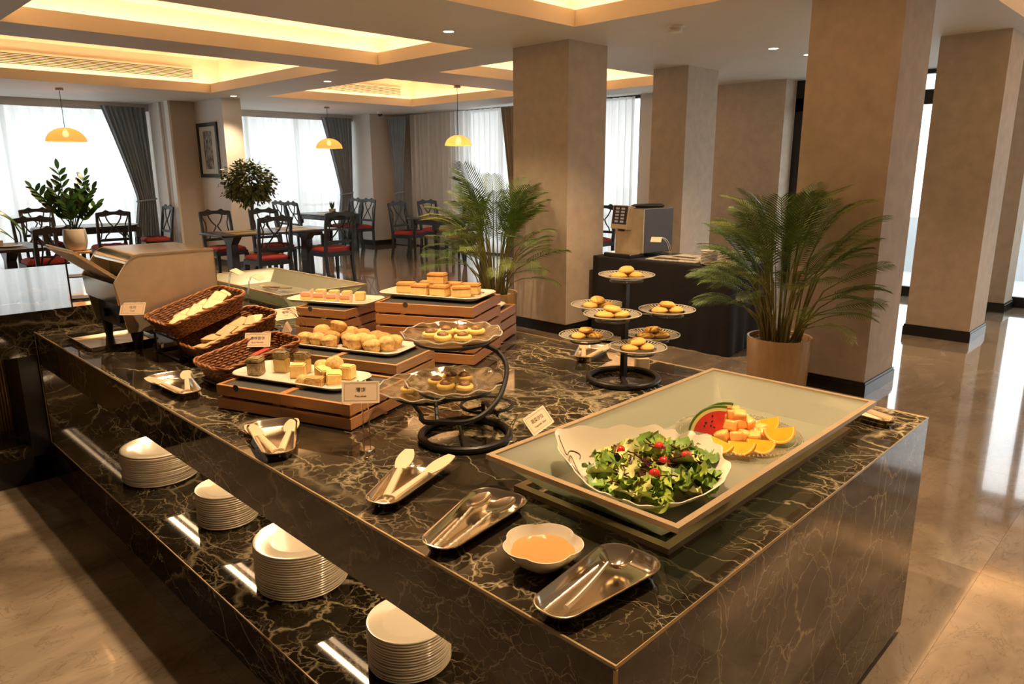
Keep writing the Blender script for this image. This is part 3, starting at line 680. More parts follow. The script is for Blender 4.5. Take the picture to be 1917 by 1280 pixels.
MU = [(-.215, -.06), (-.17, .0), (-.205, .055), (-.145, -.065), (-.10, -.015), (-.12, .055), (-.07, -.075), (-.035, .03), (-.055, .075), (.0, -.02), (.015, .065), (.055, -.06), (.05, .01), (.095, .055), (.115, -.03), (.16, -.07), (.15, .03), (.20, -.02), (.195, .05)]
for row, test in (('front', lambda v: v < -.025), ('middle', lambda v: -.025 <= v < .04), ('back', lambda v: v >= .04)):
    for n_, (u, v) in enumerate(sorted(p for p in MU if test(p[1]))):
        q = along(P2, AM, u*.92, v*.85); k = MU.index((u, v)); put(mproto[k % 3], (q[0], q[1], P2[2]+.008), (rnd.uniform(-.12, .12), rnd.uniform(-.12, .12), rnd.uniform(0, 6)), 'small golden muffin, %s from the left in the %s row of the muffin plate' % (('first', 'second', 'third', 'fourth', 'fifth', 'sixth', 'seventh', 'eighth')[n_], row), 'muffins on the oblong plate', (1.12, 1.12, rnd.uniform(1.0, 1.15)))
q = along(P2, AM, -.09, .02); put(mproto[0], (q[0], q[1], P2[2]+.052), (.3, .2, 1), 'golden muffin lying on top of the muffin heap')
# cakes on the near plate
def wedge_block(w, d, h, m, seedf, am=.0012, bev=.004):
    bm = BM(); add_box(bm, -w/2, w/2, -d/2, d/2, 0, h); bmesh.ops.bevel(bm, geom=list(bm.edges), offset=bev, segments=2, affect='EDGES'); bmesh.ops.subdivide_edges(bm, edges=bm.edges, cuts=1); return rock(bm, am, 7)
def sliced(loc, rz, w, d, h, m1, m2, label, tilt=(0, 0)):
    t = thing('cake_slice', label, 'cake', loc, 0); t.rotation_euler = (tilt[0], tilt[1], rz)
    obj('sponge', wedge_block(w, d, h*.78, None, 0), m1, t, smooth=60); b = wedge_block(w*1.03, d*1.03, h*.26, None, 0); o = obj('glaze', b, m2, t, smooth=60); o.location = (0, 0, h*.76); return t
zc = P1[2]+.008
def c1(u, v): q = along(P1, AF, u, v); return (q[0], q[1], zc)
sliced(c1(-.165, -.045), AF+.3, .050, .048, .062, 'poppy_cake', 'poppy_cake', 'speckled dark cake piece at the left end of the near cake plate')
def wrapped(u, v, rz, label):
    t = thing('wrapped_cake', label, 'cake', c1(u, v), rz); obj('sponge', wedge_block(.052, .036, .052, None, 0), 'sponge_yellow', t, smooth=60); o = obj('glaze', wedge_block(.053, .037, .022, None, 0), 'poppy_cake', t, smooth=60); o.location = (0, 0, .052)
    bm = BM(); add_box(bm, -.031, .031, -.023, .023, 0, .082); bmesh.ops.bevel(bm, geom=list(bm.edges), offset=.003, segments=1, affect='EDGES'); obj('clear_wrapper', bm, 'clear_glass', t, smooth=30)
wrapped(-.105, .02, AF+.2, 'yellow and brown cake in a clear wrapper, beside the speckled piece'); wrapped(-.03, .045, AF+.1, 'yellow and brown wrapped cake in the middle of the near cake plate')
sponge0 = tag(obj('sponge_cube', wedge_block(.050, .046, .048, None, 0), 'sponge_yellow', smooth=60), 'x', 'cake'); roll0 = tag(obj('cake_roll', rock(lathe(BM(), [(.001, 0), (.024, 0), (.028, .006), (.028, .040), (.022, .047), (.001, .048)], 20), .0015), 'muffin', smooth=180), 'x', 'cake')
put(sponge0, c1(-.005, -.01), (0, 0, AF+.5), 'plain yellow sponge cube before the wrapped cake on the near cake plate')
put(roll0, c1(.045, .055), (.2, 0, 0), 'round golden cake piece at the back of the near cake plate'); put(roll0, c1(.095, .055), (0, .25, 1), 'pale round cake piece second along the back of the near cake plate')
put(sponge0, c1(.165, .045), (0, 0, AF+.1), 'yellow sponge cube at the right end of the near cake plate')
put(roll0, c1(.052, -.055), (PI/2*.9, 0, AF+.9), 'golden roll lying at the front of the near cake plate'); put(sponge0, c1(.10, -.005), (0, .2, AF-.4), 'golden sponge chunk in the middle of the near cake plate')
o = put(sponge0, c1(.115, -.065), (.05, 0, AF+.25), 'browned cake chunk lying flat at the front edge of the near cake plate', None, (1.15, .9, .6)); o.data = o.data.copy(); o.data.materials.clear(); o.data.materials.append(M['muffin_dark'])
put(sponge0, c1(.155, -.02), (.2, .1, AF+.7), 'yellow sponge cube behind the small pancake sign', None, (1, 1, .9)); put(roll0, (c1(.10, .03)[0], c1(.10, .03)[1], zc+.04), (1.2, .3, .4), 'broken golden cake piece resting on top of the others')
# slices of sponge on the tall crates
def q3(u, v): q = along(P3, AB-.10, u, v); return (q[0], q[1], P3[2]+.008)
for i, (u, v, rz, dz, lab) in enumerate(((-.15, -.02, .2, 0, 'long yellow sponge slice at the left of the raised plate'), (-.06, -.045, .0, 0, 'yellow sponge slice second from the left on the raised plate'), (-.07, .05, .15, 0, 'yellow sponge slice at the back left of the raised plate'), (.035, -.04, -.1, 0, 'yellow sponge slice in the front middle of the raised plate'),
        (.05, .055, .1, 0, 'yellow sponge slice at the back middle of the raised plate'), (.135, -.03, .45, 0, 'yellow sponge slice turned aslant at the right of the raised plate'), (.14, .055, .1, 0, 'yellow sponge slice at the far right of the raised plate'), (-.005, .01, .1, .045, 'yellow sponge slice lying across the tops of the others'))):
    p = q3(u, v); sliced((p[0], p[1], p[2]+dz), AB+rz, .082, .055, .046, 'sponge_yellow', 'cake_top', lab)
# pink cakes
def pink(loc, rz, lab):
    t = thing('pink_cake', lab, 'cake', loc, rz); obj('sponge', wedge_block(.055, .05, .020, None, 0), 'sponge_yellow', t, smooth=60); o = obj('pink_cream', wedge_block(.054, .048, .018, None, 0), 'pink_cream', t, smooth=60); o.location = (0, 0, .019)
    bm = BM(); add_box(bm, .028, .030, -.03, .03, 0, .052); o = obj('paper_liner', bm, 'card_border', t, smooth=0)
for i, (u, v, dn) in enumerate(((-.15, -.04, 0), (-.07, -.045, 0), (.01, -.05, 0), (.09, -.05, 0), (-.12, .045, 1), (-.04, .045, 1), (.04, .045, 1), (.12, .04, 1))):
    q = along(P4, AP+.05, u, v); n_ = ('first', 'second', 'third', 'fourth')[i % 4]
    if not dn: pink((q[0], q[1], P4[2]+.008), AP+.4, n_+' pink cream cake from the left in the front row')
    else: put(sponge0, (q[0], q[1], P4[2]+.008), (0, 0, AP+.4), n_+' plain sponge square from the left behind the pink cakes', None, (1, 1, .85))
q = along((*P5[:2], P5[2]), AB, .12, -.04); sliced((q[0], q[1], P5[2]+.008), AB, .06, .05, .05, 'sponge_yellow', 'sponge_yellow', 'yellow sponge square on the half-hidden plate behind the tall crates')
# ------------------------------------------------------------ wicker baskets on their stand
BH = .075
def basket_matrix(corner, yaw, pitch, L, W):
    R = (RZ(yaw) @ Matrix.Rotation(-pitch, 4, 'Y')).to_3x3(); loc = Vector(corner) - R @ Vector((-L/2, -W/2, BH)); return Matrix.Translation(loc) @ R.to_4x4()
def basket(mtx, L, W, label):
    t = thing('bread_basket', label, 'basket', mtx.translation, 0, None); t.rotation_euler = mtx.to_euler()
    def outline(z): k = z/BH; return rrect(L*(.86+.14*k), W*(.78+.22*k), .035+.015*k, 6)
    bm = BM(); loft(bm, [at_z(outline(0), 0), at_z(inset(outline(BH*.97), .0005), BH*.97), at_z(inset(outline(BH*.97), .002), BH*.97), at_z(inset(outline(.004), .002), .004)]); obj('basket_lining', bm, 'wicker_dark', t, smooth=0)
    bm = BM(); rows = 8
    for k in range(rows):                     # woven strands, in and out of the stakes
        z = BH*(.06+.86*k/(rows-1)); o = outline(z); per = []
        for i in range(len(o)):
            a, b = Vector(o[i]), Vector(o[(i+1) % len(o)]); n = max(1, int((b-a).length/.0075))
            for s in range(n): per.append(a+(b-a)*s/n)
        m = len(per); pts = []
        for i, p in enumerate(per):
            d = (per[(i+1) % m]-per[i-1]).normalized(); out = Vector((d.y, -d.x)); q = p+out*(.0036*math.sin(i*PI/2.0+(k % 2)*PI)-.001); pts.append((q.x, q.y, z))
        tube(bm, pts, .0037, 5, True)
    o0, o1 = outline(0), outline(BH)
    wv = obj('weave', bm, 'wicker', t, smooth=80); wv['kind'] = 'stuff'
    bm = BM(); o = outline(BH); P = [(x, y, BH+.002*math.sin(i*1.3)) for i, (x, y) in enumerate(o)]; Q = []
    for i in range(len(P)):
        a, b = Vector(P[i]), Vector(P[(i+1) % len(P)]); n = max(1, int((b-a).length/.012)); Q += [a+(b-a)*s/n for s in range(n)]
    for ph in (0, PI): tube(bm, [q+Vector((.004*math.cos(i*.9+ph), .004*math.cos(i*.9+ph), .0035*math.sin(i*.9+ph))) for i, q in enumerate(Q)], .0052, 5, True)
    obj('braided_rim', bm, 'wicker', t, smooth=80); return t
rad = math.radians
B1 = basket_matrix((1.100, 3.110, .965), 0, rad(15.5), .37, .315); B2 = basket_matrix((1.150, 2.945, .880), rad(2), rad(15.5), .39, .275); B3 = basket_matrix((1.082, 2.565, .882), rad(3), rad(9), .34, .25)
basket(B1, .37, .315, 'wicker bread basket on the highest tier next to the toaster'); basket(B2, .39, .275, 'wicker bread basket on the middle tier of the black stand'); basket(B3, .36, .25, 'lowest wicker basket, holding red-tipped packets')
t = thing('basket_stand', 'black iron stepped stand under the wicker bread baskets', 'stand', (1.1, 3.0, .80)); off = Vector((1.1, 3.0, .80))
feet = []
for bi, (mt, L, W) in enumerate(((B1, .37, .315), (B2, .39, .275), (B3, .36, .25))):
    cs = [mt @ Vector((sx*L*.45, sy*W*.43, -.006)) - off for sx, sy in ((-1, -1), (1, -1), (1, 1), (-1, 1))]
    bm = BM()
    for ei, (a, b) in enumerate(zip(cs, cs[1:]+cs[:1])):
        if bi or ei: tube(bm, [a, b], .005, 4)
    tube(bm, [(cs[0]+cs[3])/2, (cs[1]+cs[2])/2], .004, 4); obj('tier_frame', bm, 'black_iron', t, smooth=0)
    if bi < 2:
        for qi, q in enumerate(cs):
            if bi == 0 and qi == 1: continue
            bm = BM(); tube(bm, [(q.x, q.y, .006), q], .0055, 4); obj('leg', bm, 'black_iron', t, smooth=0)
        bm = BM(); tube(bm, [(c.x, c.y, .006) for c in cs], .0055, 4, True); obj('base_rail', bm, 'black_iron', t, smooth=0)
bd = thing('bread_slice', 'x', 'bread', (0, 0, 0)); bo = rrect(.098, .092, .014, 5)
bm = BM(); loft(bm, [at_z(inset(bo, .004), -.0065), at_z(inset(bo, .004), .0065)]); obj('crumb', bm, 'bread', bd, smooth=0)
bm = BM(); loft(bm, [at_z(inset(bo, .005), -.006), at_z(bo, -.0055), at_z(bo, .0055), at_z(inset(bo, .005), .006)], False, False); obj('crust', bm, 'bread_crust', bd, smooth=0)
bfirst = True
def slice_at(mt, x, y, z, rot, label, sc=(1, 1, 1)):
    global bfirst
    from mathutils import Euler
    m = mt @ T(x, y, z) @ Euler(rot).to_matrix().to_4x4(); loc, q, _ = m.decompose()
    if bfirst: o = bd; bfirst = False; o.location = loc; o.rotation_euler = q.to_euler(); o['label'] = label; o.scale = sc
    else: dup(bd, loc, tuple(q.to_euler()), label, None, sc)
ords = ('first', 'second', 'third', 'fourth', 'fifth', 'sixth', 'seventh', 'eighth', 'ninth')
for i, (x, y, z, rx) in enumerate(((-.105, -.055, .046, (.32, -.28, .35)), (-.062, -.005, .048, (.25, -.15, -.1)), (-.015, -.045, .054, (.35, -.32, .45)), (.030, .005, .052, (.25, -.2, .0)), (.055, -.055, .055, (.32, -.15, .65)), (.100, -.012, .062, (.35, -.34, .25)), (.135, .03, .054, (.3, -.1, .05)))):
    slice_at(B1, x, y, z, rx, ords[i]+' bread slice from the low end in the highest basket', (.82, .80, 1.1))
for i, (x, y, z, rx) in enumerate(((-.135, .0, .034, (.05, .1, .1)), (-.115, -.055, .040, (.1, .05, .15)), (-.065, .025, .044, (.12, .1, .5)), (-.045, -.05, .040, (.1, -.1, .3)), (.0, .01, .050, (.1, -.15, .2)), (.045, -.05, .042, (.1, -.05, .4)), (.075, .03, .056, (.15, -.15, .35)), (.12, -.02, .052, (.1, -.2, .75)))):
    slice_at(B2, x, y, z, rx, ords[i]+' bread slice from the low end in the middle basket', (.8, .8, 1.1))
for i, (x, y, z, rz, m) in enumerate(((.02, .03, .022, .5, 'packet_red'), (.05, -.02, .02, .3, 'card_border'), (.075, .05, .030, .2, 'packet_red'))):
    bm = BM(); loft(bm, [at_z(rrect(.075, .03, .004, 3), 0), at_z(rrect(.075, .03, .004, 3), .004)]); L_, q_, _ = (B3 @ T(x, y, z) @ RZ(rz)).decompose()
    o = obj('sachet', bm, m, smooth=0); o.location = L_; o.rotation_euler = q_.to_euler(); tag(o, ('red sachet lying lowest in the empty-looking basket', 'white sachet between two red ones in the lowest basket', 'red sachet nearest the cake plate in the lowest basket')[i], 'sachet')

# ------------------------------------------------------------ conveyor toaster
TX, TY, TZ = 1.25, 3.47, .80
t = thing('conveyor_toaster', 'stainless conveyor toaster with a raised wire feeder at its open end', 'toaster', (TX, TY, TZ)); D = .47
prof = [(1.052, .888), (1.017, 1.118), (1.078, 1.205), (1.092, 1.222), (1.112, 1.235), (1.14, 1.241), (1.470, 1.238), (1.476, 1.02), (1.482, .888)]
pf = [(x-TX, z-TZ) for x, z in prof]
def slab(bm, pts, y0, y1): return loft(bm, [[(x, y0, z) for x, z in pts], [(x, y1, z) for x, z in pts]])
for y0, nm in ((0, 'side_panel'), (D-.012, 'side_panel')):
    bm = BM(); slab(bm, pf, y0, y0+.012); obj(nm, bm, 'brushed_steel', t, smooth=25)
top = pf[2:8]; bm = BM(); slab(bm, top+[(x-.008*(0), z-.008) for x, z in top[::-1]], -.006, D+.006); obj('top_cover', bm, 'steel', t, smooth=40)
bm = BM(); add_box(bm, pf[0][0]+.09, pf[8][0], .012, D-.012, pf[0][1], pf[7][1]+.17); obj('inner_chamber', bm, 'dark_steel', t, smooth=0)
a, b = Vector((pf[1][0], 0, pf[1][1]-.004)), Vector((1.024-TX, 0, pf[0][1]+.13)); bm = BM(); slab(bm, [(a.x, a.z), (b.x, b.z), (b.x+.01, b.z), (a.x+.01, a.z)], .006, D-.006); obj('front_panel', bm, 'steel', t, smooth=0)
bm = BM(); add_box(bm, pf[0][0]+.02, pf[0][0]+.09, .012, D-.012, pf[0][1], pf[0][1]+.13); obj('control_panel', bm, 'dark_steel', t, smooth=0)
for y in (.12, .34):
    bm = BM(); lathe(bm, [(.022, 0), (.02, .022), (.001, .023)], 18, mtx=T(pf[0][0]+.022, y, pf[0][1]+.05) @ Matrix.Rotation(-PI/2, 4, 'Y')); obj('knob', bm, 'black_plastic', t)
bm = BM(); p0 = Vector((1.09-TX, .02, 1.10-TZ)); p1 = Vector((.885-TX, .02, 1.268-TZ)); dd = p1-p0
for k in range(23): tube(bm, [p0+Vector((0, k*.0195, 0)), p1+Vector((0, k*.0195, 0))], .0022, 4)
for s in (0, .33, .66, 1.0): tube(bm, [p0+dd*s, p0+dd*s+Vector((0, .43, 0))], .004, 5)
fd = obj('feed_rack', bm, 'brass_trim', t); fd['kind'] = 'stuff'
bm = BM(); nq = Vector((-dd.z, 0, dd.x)).normalized()*.004
loft(bm, [[p0+nq*2, p1+nq*2, p1+nq*2+Vector((0, .43, 0)), p0+nq*2+Vector((0, .43, 0))], [p0+nq*3, p1+nq*3, p1+nq*3+Vector((0, .43, 0)), p0+nq*3+Vector((0, .43, 0))]]); obj('feed_plate', bm, 'brushed_steel', t, smooth=0)
for sx, sy in ((1.095, .03), (1.44, .03), (1.095, D-.03), (1.44, D-.03)):
    bm = BM(); lathe(bm, [(.014, 0), (.018, .01), (.028, .088)], 14, mtx=T(sx-TX, sy, 0)); obj('leg', bm, 'black_plastic', t)
bm = BM(); o = rrect(.30, .40, .01, 3); loft(bm, [at_z(inset(o, .012), .0), at_z(o, .022), at_z(inset(o, .003), .022), at_z(inset(o, .014), .004)]); ct = obj('toast_tray', bm, 'steel', smooth=30); ct.location = (1.07, 3.79, .8005); tag(ct, 'flat stainless toast catching tray on the marble under the toaster mouth', 'tray')

# ------------------------------------------------------------ menu signs
def sign(base, card, yaw, tilt, roll, zh, en, label, w=.105, h=.062, wires=True):
    t = thing('menu_sign', label, 'sign', base, 0); B = Vector(base); c = Vector(card)-B
    bm = BM(); lathe(bm, [(.0225, 0), (.0225, .009), (.021, .0105), (.001, .0107)], 24); obj('weight', bm, 'steel', t)
    mt = T(*c) @ RZ(yaw) @ Matrix.Rotation(PI/2-tilt, 4, 'X') @ Matrix.Rotation(roll, 4, 'Z')
    bm = BM(); add_box(bm, -w/2, w/2, -h/2, h/2, -.0012, .0006, mt); cd = obj('card', bm, 'card', t, smooth=0)
    bm = BM(); k = .0035
    for a in ((-w/2, w/2, h/2-k, h/2), (-w/2, w/2, -h/2, -h/2+k), (-w/2, -w/2+k, -h/2, h/2), (w/2-k, w/2, -h/2, h/2)): add_box(bm, *a, .0006, .0012, mt)
    obj('card_border', bm, 'card_border', t, smooth=0)
    bm = BM(); k2 = .0075; th = .0006
    for a in ((-w/2+k2, w/2-k2, h/2-k2, h/2-k2+th), (-w/2+k2, w/2-k2, -h/2+k2-th, -h/2+k2), (-w/2+k2-th, -w/2+k2, -h/2+k2, h/2-k2), (w/2-k2, w/2-k2+th, -h/2+k2, h/2-k2)): add_box(bm, *a, .0006, .0009, mt)
    obj('printed_line', bm, 'ink', t, smooth=0)
    if zh:
        lt = text(zh, .0145, 'ink', cd, mt @ T(0, .006, .0009)); text(en, .0088, 'ink', cd, mt @ T(0, -.011, .0009))
    upv = (mt.to_3x3() @ Vector((0, 1, 0))); nv = mt.to_3x3() @ Vector((0, 0, 1)); rv = mt.to_3x3() @ Vector((1, 0, 0))
    for s in (-1, 1):
        e = c+upv*(h/2-.004)+rv*s*.012-nv*.002; apex = Vector((c.x*.55, c.y*.55, 0))+Vector((0, 0, max(c.z+.6*h, c.z+.03)))-nv*.03+rv*s*.010
        s0 = Vector((0, 0, .0105))+rv*s*.009; P = []
        ctl = [s0, Vector((s0.x*.9-nv.x*.012, s0.y*.9-nv.y*.012, apex.z*.72)), apex, e]
        for i in range(17):
            u = i/16; P.append(ctl[0]*(1-u)**3+ctl[1]*3*u*(1-u)**2+(ctl[2]+Vector((0, 0, .02)))*3*u*u*(1-u)+ctl[3]*u**3)
        bm = BM(); tube(bm, P, .0017, 6); obj('wire', bm, 'steel', t)
    return t
sign((1.111, 1.693, .80), (1.083, 1.668, .993), rad(-42), rad(22), 0, '薄饼', 'Pancakes', 'menu sign reading pancakes in Chinese and English before the cake plate')
sign((1.455, 1.447, .80), (1.535, 1.405, .857), rad(-2), rad(38), rad(12), '蔬菜沙拉', 'Vegetable Salad', 'menu sign for vegetable salad tilted beside the big glass tray')
sign((1.34, 2.86, .80), (1.335, 2.80, .918), rad(-42), rad(32), 0, '香辣面饼', 'Spicy Pancake', 'menu sign standing behind the lowest basket')
sign((1.185, 3.515, .80), (1.068, 3.43, 1.004), rad(-40), rad(38), 0, '吐司', 'Toast', 'menu sign at the corner of the toaster by the highest basket')
sign((1.690, 3.03, .80), (1.628, 3.105, .945), rad(-22), rad(42), rad(4), '蛋糕', 'Cake', 'menu sign in front of the crate of pink cakes')
sign((1.84, 3.93, .80), (1.925, 3.965, 1.000), rad(45), rad(62), 0, '', '', 'thin menu sign turned away beside the far glass tray, nearer the camera')
sign((1.86, 4.22, .80), (1.935, 4.245, 1.005), rad(45), rad(62), 0, '', '', 'thin menu sign turned away between toaster and far glass tray')
bm = BM(); loft(bm, [[(-.03, -.022, 0), (.03, -.022, 0), (.03, .022, 0), (-.03, .022, 0)], [(-.03, -.001, .045), (.03, -.001, .045), (.03, .001, .045), (-.03, .001, .045)]]); o = obj('tent_card', bm, 'card', smooth=0); o.location = (1.763, 3.36, .80); o.rotation_euler = (0, 0, .9); tag(o, 'small folded tan tent card on the marble beside the middle basket', 'card')
bm = BM(); add_box(bm, -.028, .028, -.018, .018, 0, .046); bmesh.ops.bevel(bm, geom=list(bm.edges), offset=.002, segments=1, affect='EDGES'); o = obj('wood_block', bm, 'card', smooth=0); o.location = (2.415, 1.635, .80); o.rotation_euler = (0, 0, -.75); tag(o, 'small tan block behind the foot of the cookie stand', 'block')
bm = BM(); lathe(bm, [(.05, 0), (.06, .001), (.088, .010), (.09, .012), (.086, .0125), (.06, .004), (.001, .004)], 40); o = obj('small_plate', bm, 'porcelain_white'); o.location = (1.435, 3.12, .80); tag(o, 'small round white plate on the marble behind the lowest basket', 'plate')

# ------------------------------------------------------------ tapered steel trays with tongs and servers
def steel_tray(narrow, wide, w0, w1, label, h=.03):
    a, b = Vector(narrow), Vector(wide); L = (b-a).length; ang = math.atan2(b.y-a.y, b.x-a.x)
    t = tag(obj_tray(L, w0, w1, h), label, 'tray'); t.location = (a.x, a.y, .8003); t.rotation_euler = (0, 0, ang); return t, Matrix.Translation((a.x, a.y, .8003)) @ RZ(ang), L
def obj_tray(L, w0, w1, h):
    o = rpoly([(0, -w0/2), (L, -w1/2), (L, w1/2), (0, w0/2)], [w0*.46, w1*.30, w1*.30, w0*.46], 8); bm = BM()
    loft(bm, [at_z(inset(o, .019), 0), at_z(inset(o, .016), .002), at_z(inset(o, .004), h-.004), at_z(o, h-.003), at_z(o, h-.0005), at_z(inset(o, .002), h), at_z(inset(o, .006), h-.003), at_z(inset(o, .010), h*.45), at_z(inset(o, .022), .005), at_z(inset(o, .030), .004)])
    return obj('steel_tray', bm, 'steel', smooth=50)
def tongs(mt, L, spread, label, lift=.1, m='tong_plastic'):
    loc, q, _ = (mt).decompose(); t = thing('serving_tongs', label, 'tongs', loc); t.rotation_euler = q.to_euler()
    for s in (-1, 1):
        d = Vector((math.cos(spread), s*math.sin(spread), math.sin(lift))); n = Vector((-d.y, d.x, 0)); z = Vector((0, 0, 1))
        def bar(u0, u1, w0, w1, th, name, mm, rnd_=False):
            bm = BM(); rings = []
            for i in range(9):
                u = u0+(u1-u0)*i/8; k = i/8; ww = (w0+(w1-w0)*k) if not rnd_ else w0*(.45+1.1*math.sin(PI*(.12+.80*k))**.8)*.62
                c = d*(L*u); rings.append([c+n*ww/2*a+z*th/2*b for a, b in ((-1, -.6), (-.5, -1), (.5, -1), (1, -.6), (1, .6), (.5, 1), (-.5, 1), (-1, .6))])
            loft(bm, rings); return obj(name, bm, mm, t, smooth=60)
        bar(.03, .66, .012, .011, .004, 'arm', 'steel'); bar(.12, .60, .019, .016, .012, 'grip', m); bar(.62, 1.0, .048, .03, .005, 'paddle', m, True)
    bm = BM(); tube(bm, [(.014*math.cos(a)-.004, .014*math.sin(a), .004) for a in [2*PI*k/18 for k in range(18)]], .0035, 6, True); obj('hinge_ring', bm, 'tong_plastic', t); return t
TR = []
TR.append(steel_tray((.90, 1.345), (1.165, 1.468), .085, .15, 'tapered steel tray with tongs before the iron spiral stand'))
TR.append(steel_tray((.862, 1.09), (1.162, 1.168), .085, .165, 'tapered steel tray holding two ornate serving spoons'))
TR.append(steel_tray((.853, .765), (1.152, .768), .09, .155, 'tapered steel tray holding a single ladle, at the counter corner'))
TR.append(steel_tray((.893, 1.80), (1.015, 2.085), .085, .165, 'tapered steel tray with tongs before the low cake crate'))
TR.append(steel_tray((.955, 2.555), (.985, 2.90), .08, .17, 'tapered steel tray with tongs before the lowest basket'))
TR.append(steel_tray((2.30, 1.86), (2.53, 1.955), .08, .16, 'steel tray with tongs under the glass cookie plates'))
TR.append(steel_tray((2.365, .655), (2.440, .93), .075, .12, 'steel tray with tongs half hidden by the big glass tray rim'))
tongs(TR[0][1] @ T(.03, .0, .012), .27, .24, 'tan-gripped tongs in the tray before the iron spiral stand', .12)
tongs(TR[3][1] @ T(.03, .0, .012), .27, .26, 'tan-gripped tongs in the tray before the low cake crate', .05)
tongs(TR[4][1] @ T(.05, .0, .012), .26, .28, 'tan-gripped tongs in the tray before the lowest basket', .08)
tongs(TR[5][1] @ T(.03, .0, .012), .22, .28, 'tan-gripped tongs under the glass cookie plates', .10)
tongs(TR[6][1] @ T(.02, .0, .012), .24, .12, 'tan-gripped tongs half hidden by the big glass tray rim', .04)
tongs(T(2.29, 4.66, .828) @ RZ(rad(-92)), .32, .16, 'dark-ended tongs lying in the far frosted glass tray', .06, 'bark')
def spoon(mt, L, bw, label, name='serving_spoon', deep=.008, ornate=True, lift=.05):
    loc, q, _ = mt.decompose(); t = thing(name, label, 'spoon', loc); t.rotation_euler = q.to_euler(); bm = BM(); n = 26
    tube(bm, [(L*.66*i/(n-1), 0, .004+.03*lift*10*(i/(n-1))**1.5+(.0008*math.sin(i*2.2) if ornate else 0)) for i in range(n)], [(.0052+.0007*math.sin(i*2.6) if ornate else .0056)*(1.15-.5*i/(n-1)) for i in range(n)], 6)
    obj('handle', bm, 'brushed_steel', t, smooth=60)
    zt = .004+.03*lift*10; bl = L*.38; bm = BM(); rings = []
    for j, k in enumerate((1.0, .92, .75, .5, .2)):
        rings.append([(L*.64+bl/2+bl/2*k*math.cos(a), bw/2*k*math.sin(a)*(1-.15*math.cos(a)), zt-deep*(1-k*k)) for a in [2*PI*i/24 for i in range(24)]])
    inner = [[(x, y, z+.0016) for x, y, z in r] for r in rings[::-1]]; loft(bm, rings[::-1]+inner[::-1]); obj('bowl', bm, 'steel', t, smooth=60); return t
spoon(TR[1][1] @ T(.03, .012, .008) @ RZ(.10), .25, .048, 'ornate-handled steel serving spoon at the back of its tray')
spoon(TR[1][1] @ T(.025, -.014, .008) @ RZ(-.06), .26, .05, 'ornate-handled steel serving spoon at the front of its tray')
spoon(TR[2][1] @ T(.055, -.005, .010) @ RZ(.06), .21, .066, 'plain steel ladle with a deep bowl, alone in its tray', 'ladle', .028, False, .10)

# sauce bowl
bm = BM(); fl5 = lambda a: 1+.055*abs(math.sin(2.5*(a+.35)))-.02
def ring5(r, z, k): return circ(r, 60, z, fn=lambda a: 1+k*(abs(math.sin(2.5*(a+.35)))**.7-.6))
loft(bm, [ring5(.032, 0, 0), ring5(.036, .003, 0), ring5(.060, .022, .05), ring5(.078, .047, .12), ring5(.0805, .0545, .14), ring5(.0785, .055, .14), ring5(.072, .045, .10), ring5(.056, .022, .04), ring5(.03, .008, 0)])
t = thing('sauce_bowl', 'pale flower-rimmed bowl of orange dressing between the steel trays', 'bowl', (1.003, .905, .80)); obj('bowl', bm, 'porcelain', t, smooth=60)
bm = BM(); loft(bm, [ring5(.0655, .036, .06), ring5(.0655, .0365, .06)]); obj('dressing', bm, 'sauce', t)

# ------------------------------------------------------------ salad in its shell bowl
rim = [(1.367, 1.171, .935), (1.3, 1.12, .92), (1.248, 1.034, .90), (1.226, .97, .89), (1.232, .928, .88), (1.242, .883, .872), (1.262, .837, .868), (1.301, .805, .866), (1.355, .776, .866), (1.437, .762, .875), (1.54, .775, .885), (1.601, .827, .90), (1.638, .886, .91), (1.640, .933, .913), (1.605, .965, .915), (1.595, 1.012, .92), (1.536, 1.069, .925), (1.445, 1.126, .93)][::-1]
rim = rim[::-1]
# order counter-clockwise seen from above
cxy = Vector((1.425, .955)); SB = (1.425, .955, .816)
if sum((rim[i][0]-cxy.x)*(rim[(i+1) % 18][1]-cxy.y)-(rim[(i+1) % 18][0]-cxy.x)*(rim[i][1]-cxy.y) for i in range(18)) < 0: rim = rim[::-1]
def catmull(P, n):
    out = []; N = len(P)
    for i in range(N):
        a, b, c, d = (Vector(P[(i+k) % N]) for k in (-1, 0, 1, 2))
        for s in range(n):
            u = s/n; out.append(.5*((2*b)+(c-a)*u+(2*a-5*b+4*c-d)*u*u+(3*b-a-3*c+d)*u**3))
    return out
RM = catmull(rim, 6); NR = len(RM)
def bowl_ring(k, zf, ruffle, dz=0):
    r = []
    for i, p in enumerate(RM):
        d = Vector((p.x-SB[0], p.y-SB[1])); rz = p.z-SB[2]; ru = 1+ruffle*(math.sin(i*PI/3.0)*.022+math.sin(i*.37)*.02); r.append((d.x*k*ru, d.y*k*ru, rz*zf+dz+ruffle*.004*math.sin(i*PI/3)))
    return r
EAR = min(range(NR), key=lambda i: (RM[i].x-1.33)**2+(RM[i].y-1.14)**2)
def bowl_pt(i, k):
    lo, hi = ((.90, .75, .6), (.985, 1.015, 1.0)) if k > .90 else ((.75, .36, .2), (.90, .75, .6))
    f = (k-lo[0])/(hi[0]-lo[0]); return Vector(bowl_ring(*lo)[i]).lerp(Vector(bowl_ring(*hi)[i]), f)
bm = BM(); loft(bm, [bowl_ring(.50, 0, 0), bowl_ring(.56, .02, 0), bowl_ring(.78, .32, .2), bowl_ring(.92, .72, .6), bowl_ring(1.0, 1.0, 1.0), bowl_ring(.985, 1.015, 1.0), bowl_ring(.90, .75, .6), bowl_ring(.75, .36, .2), bowl_ring(.54, .06, 0)])
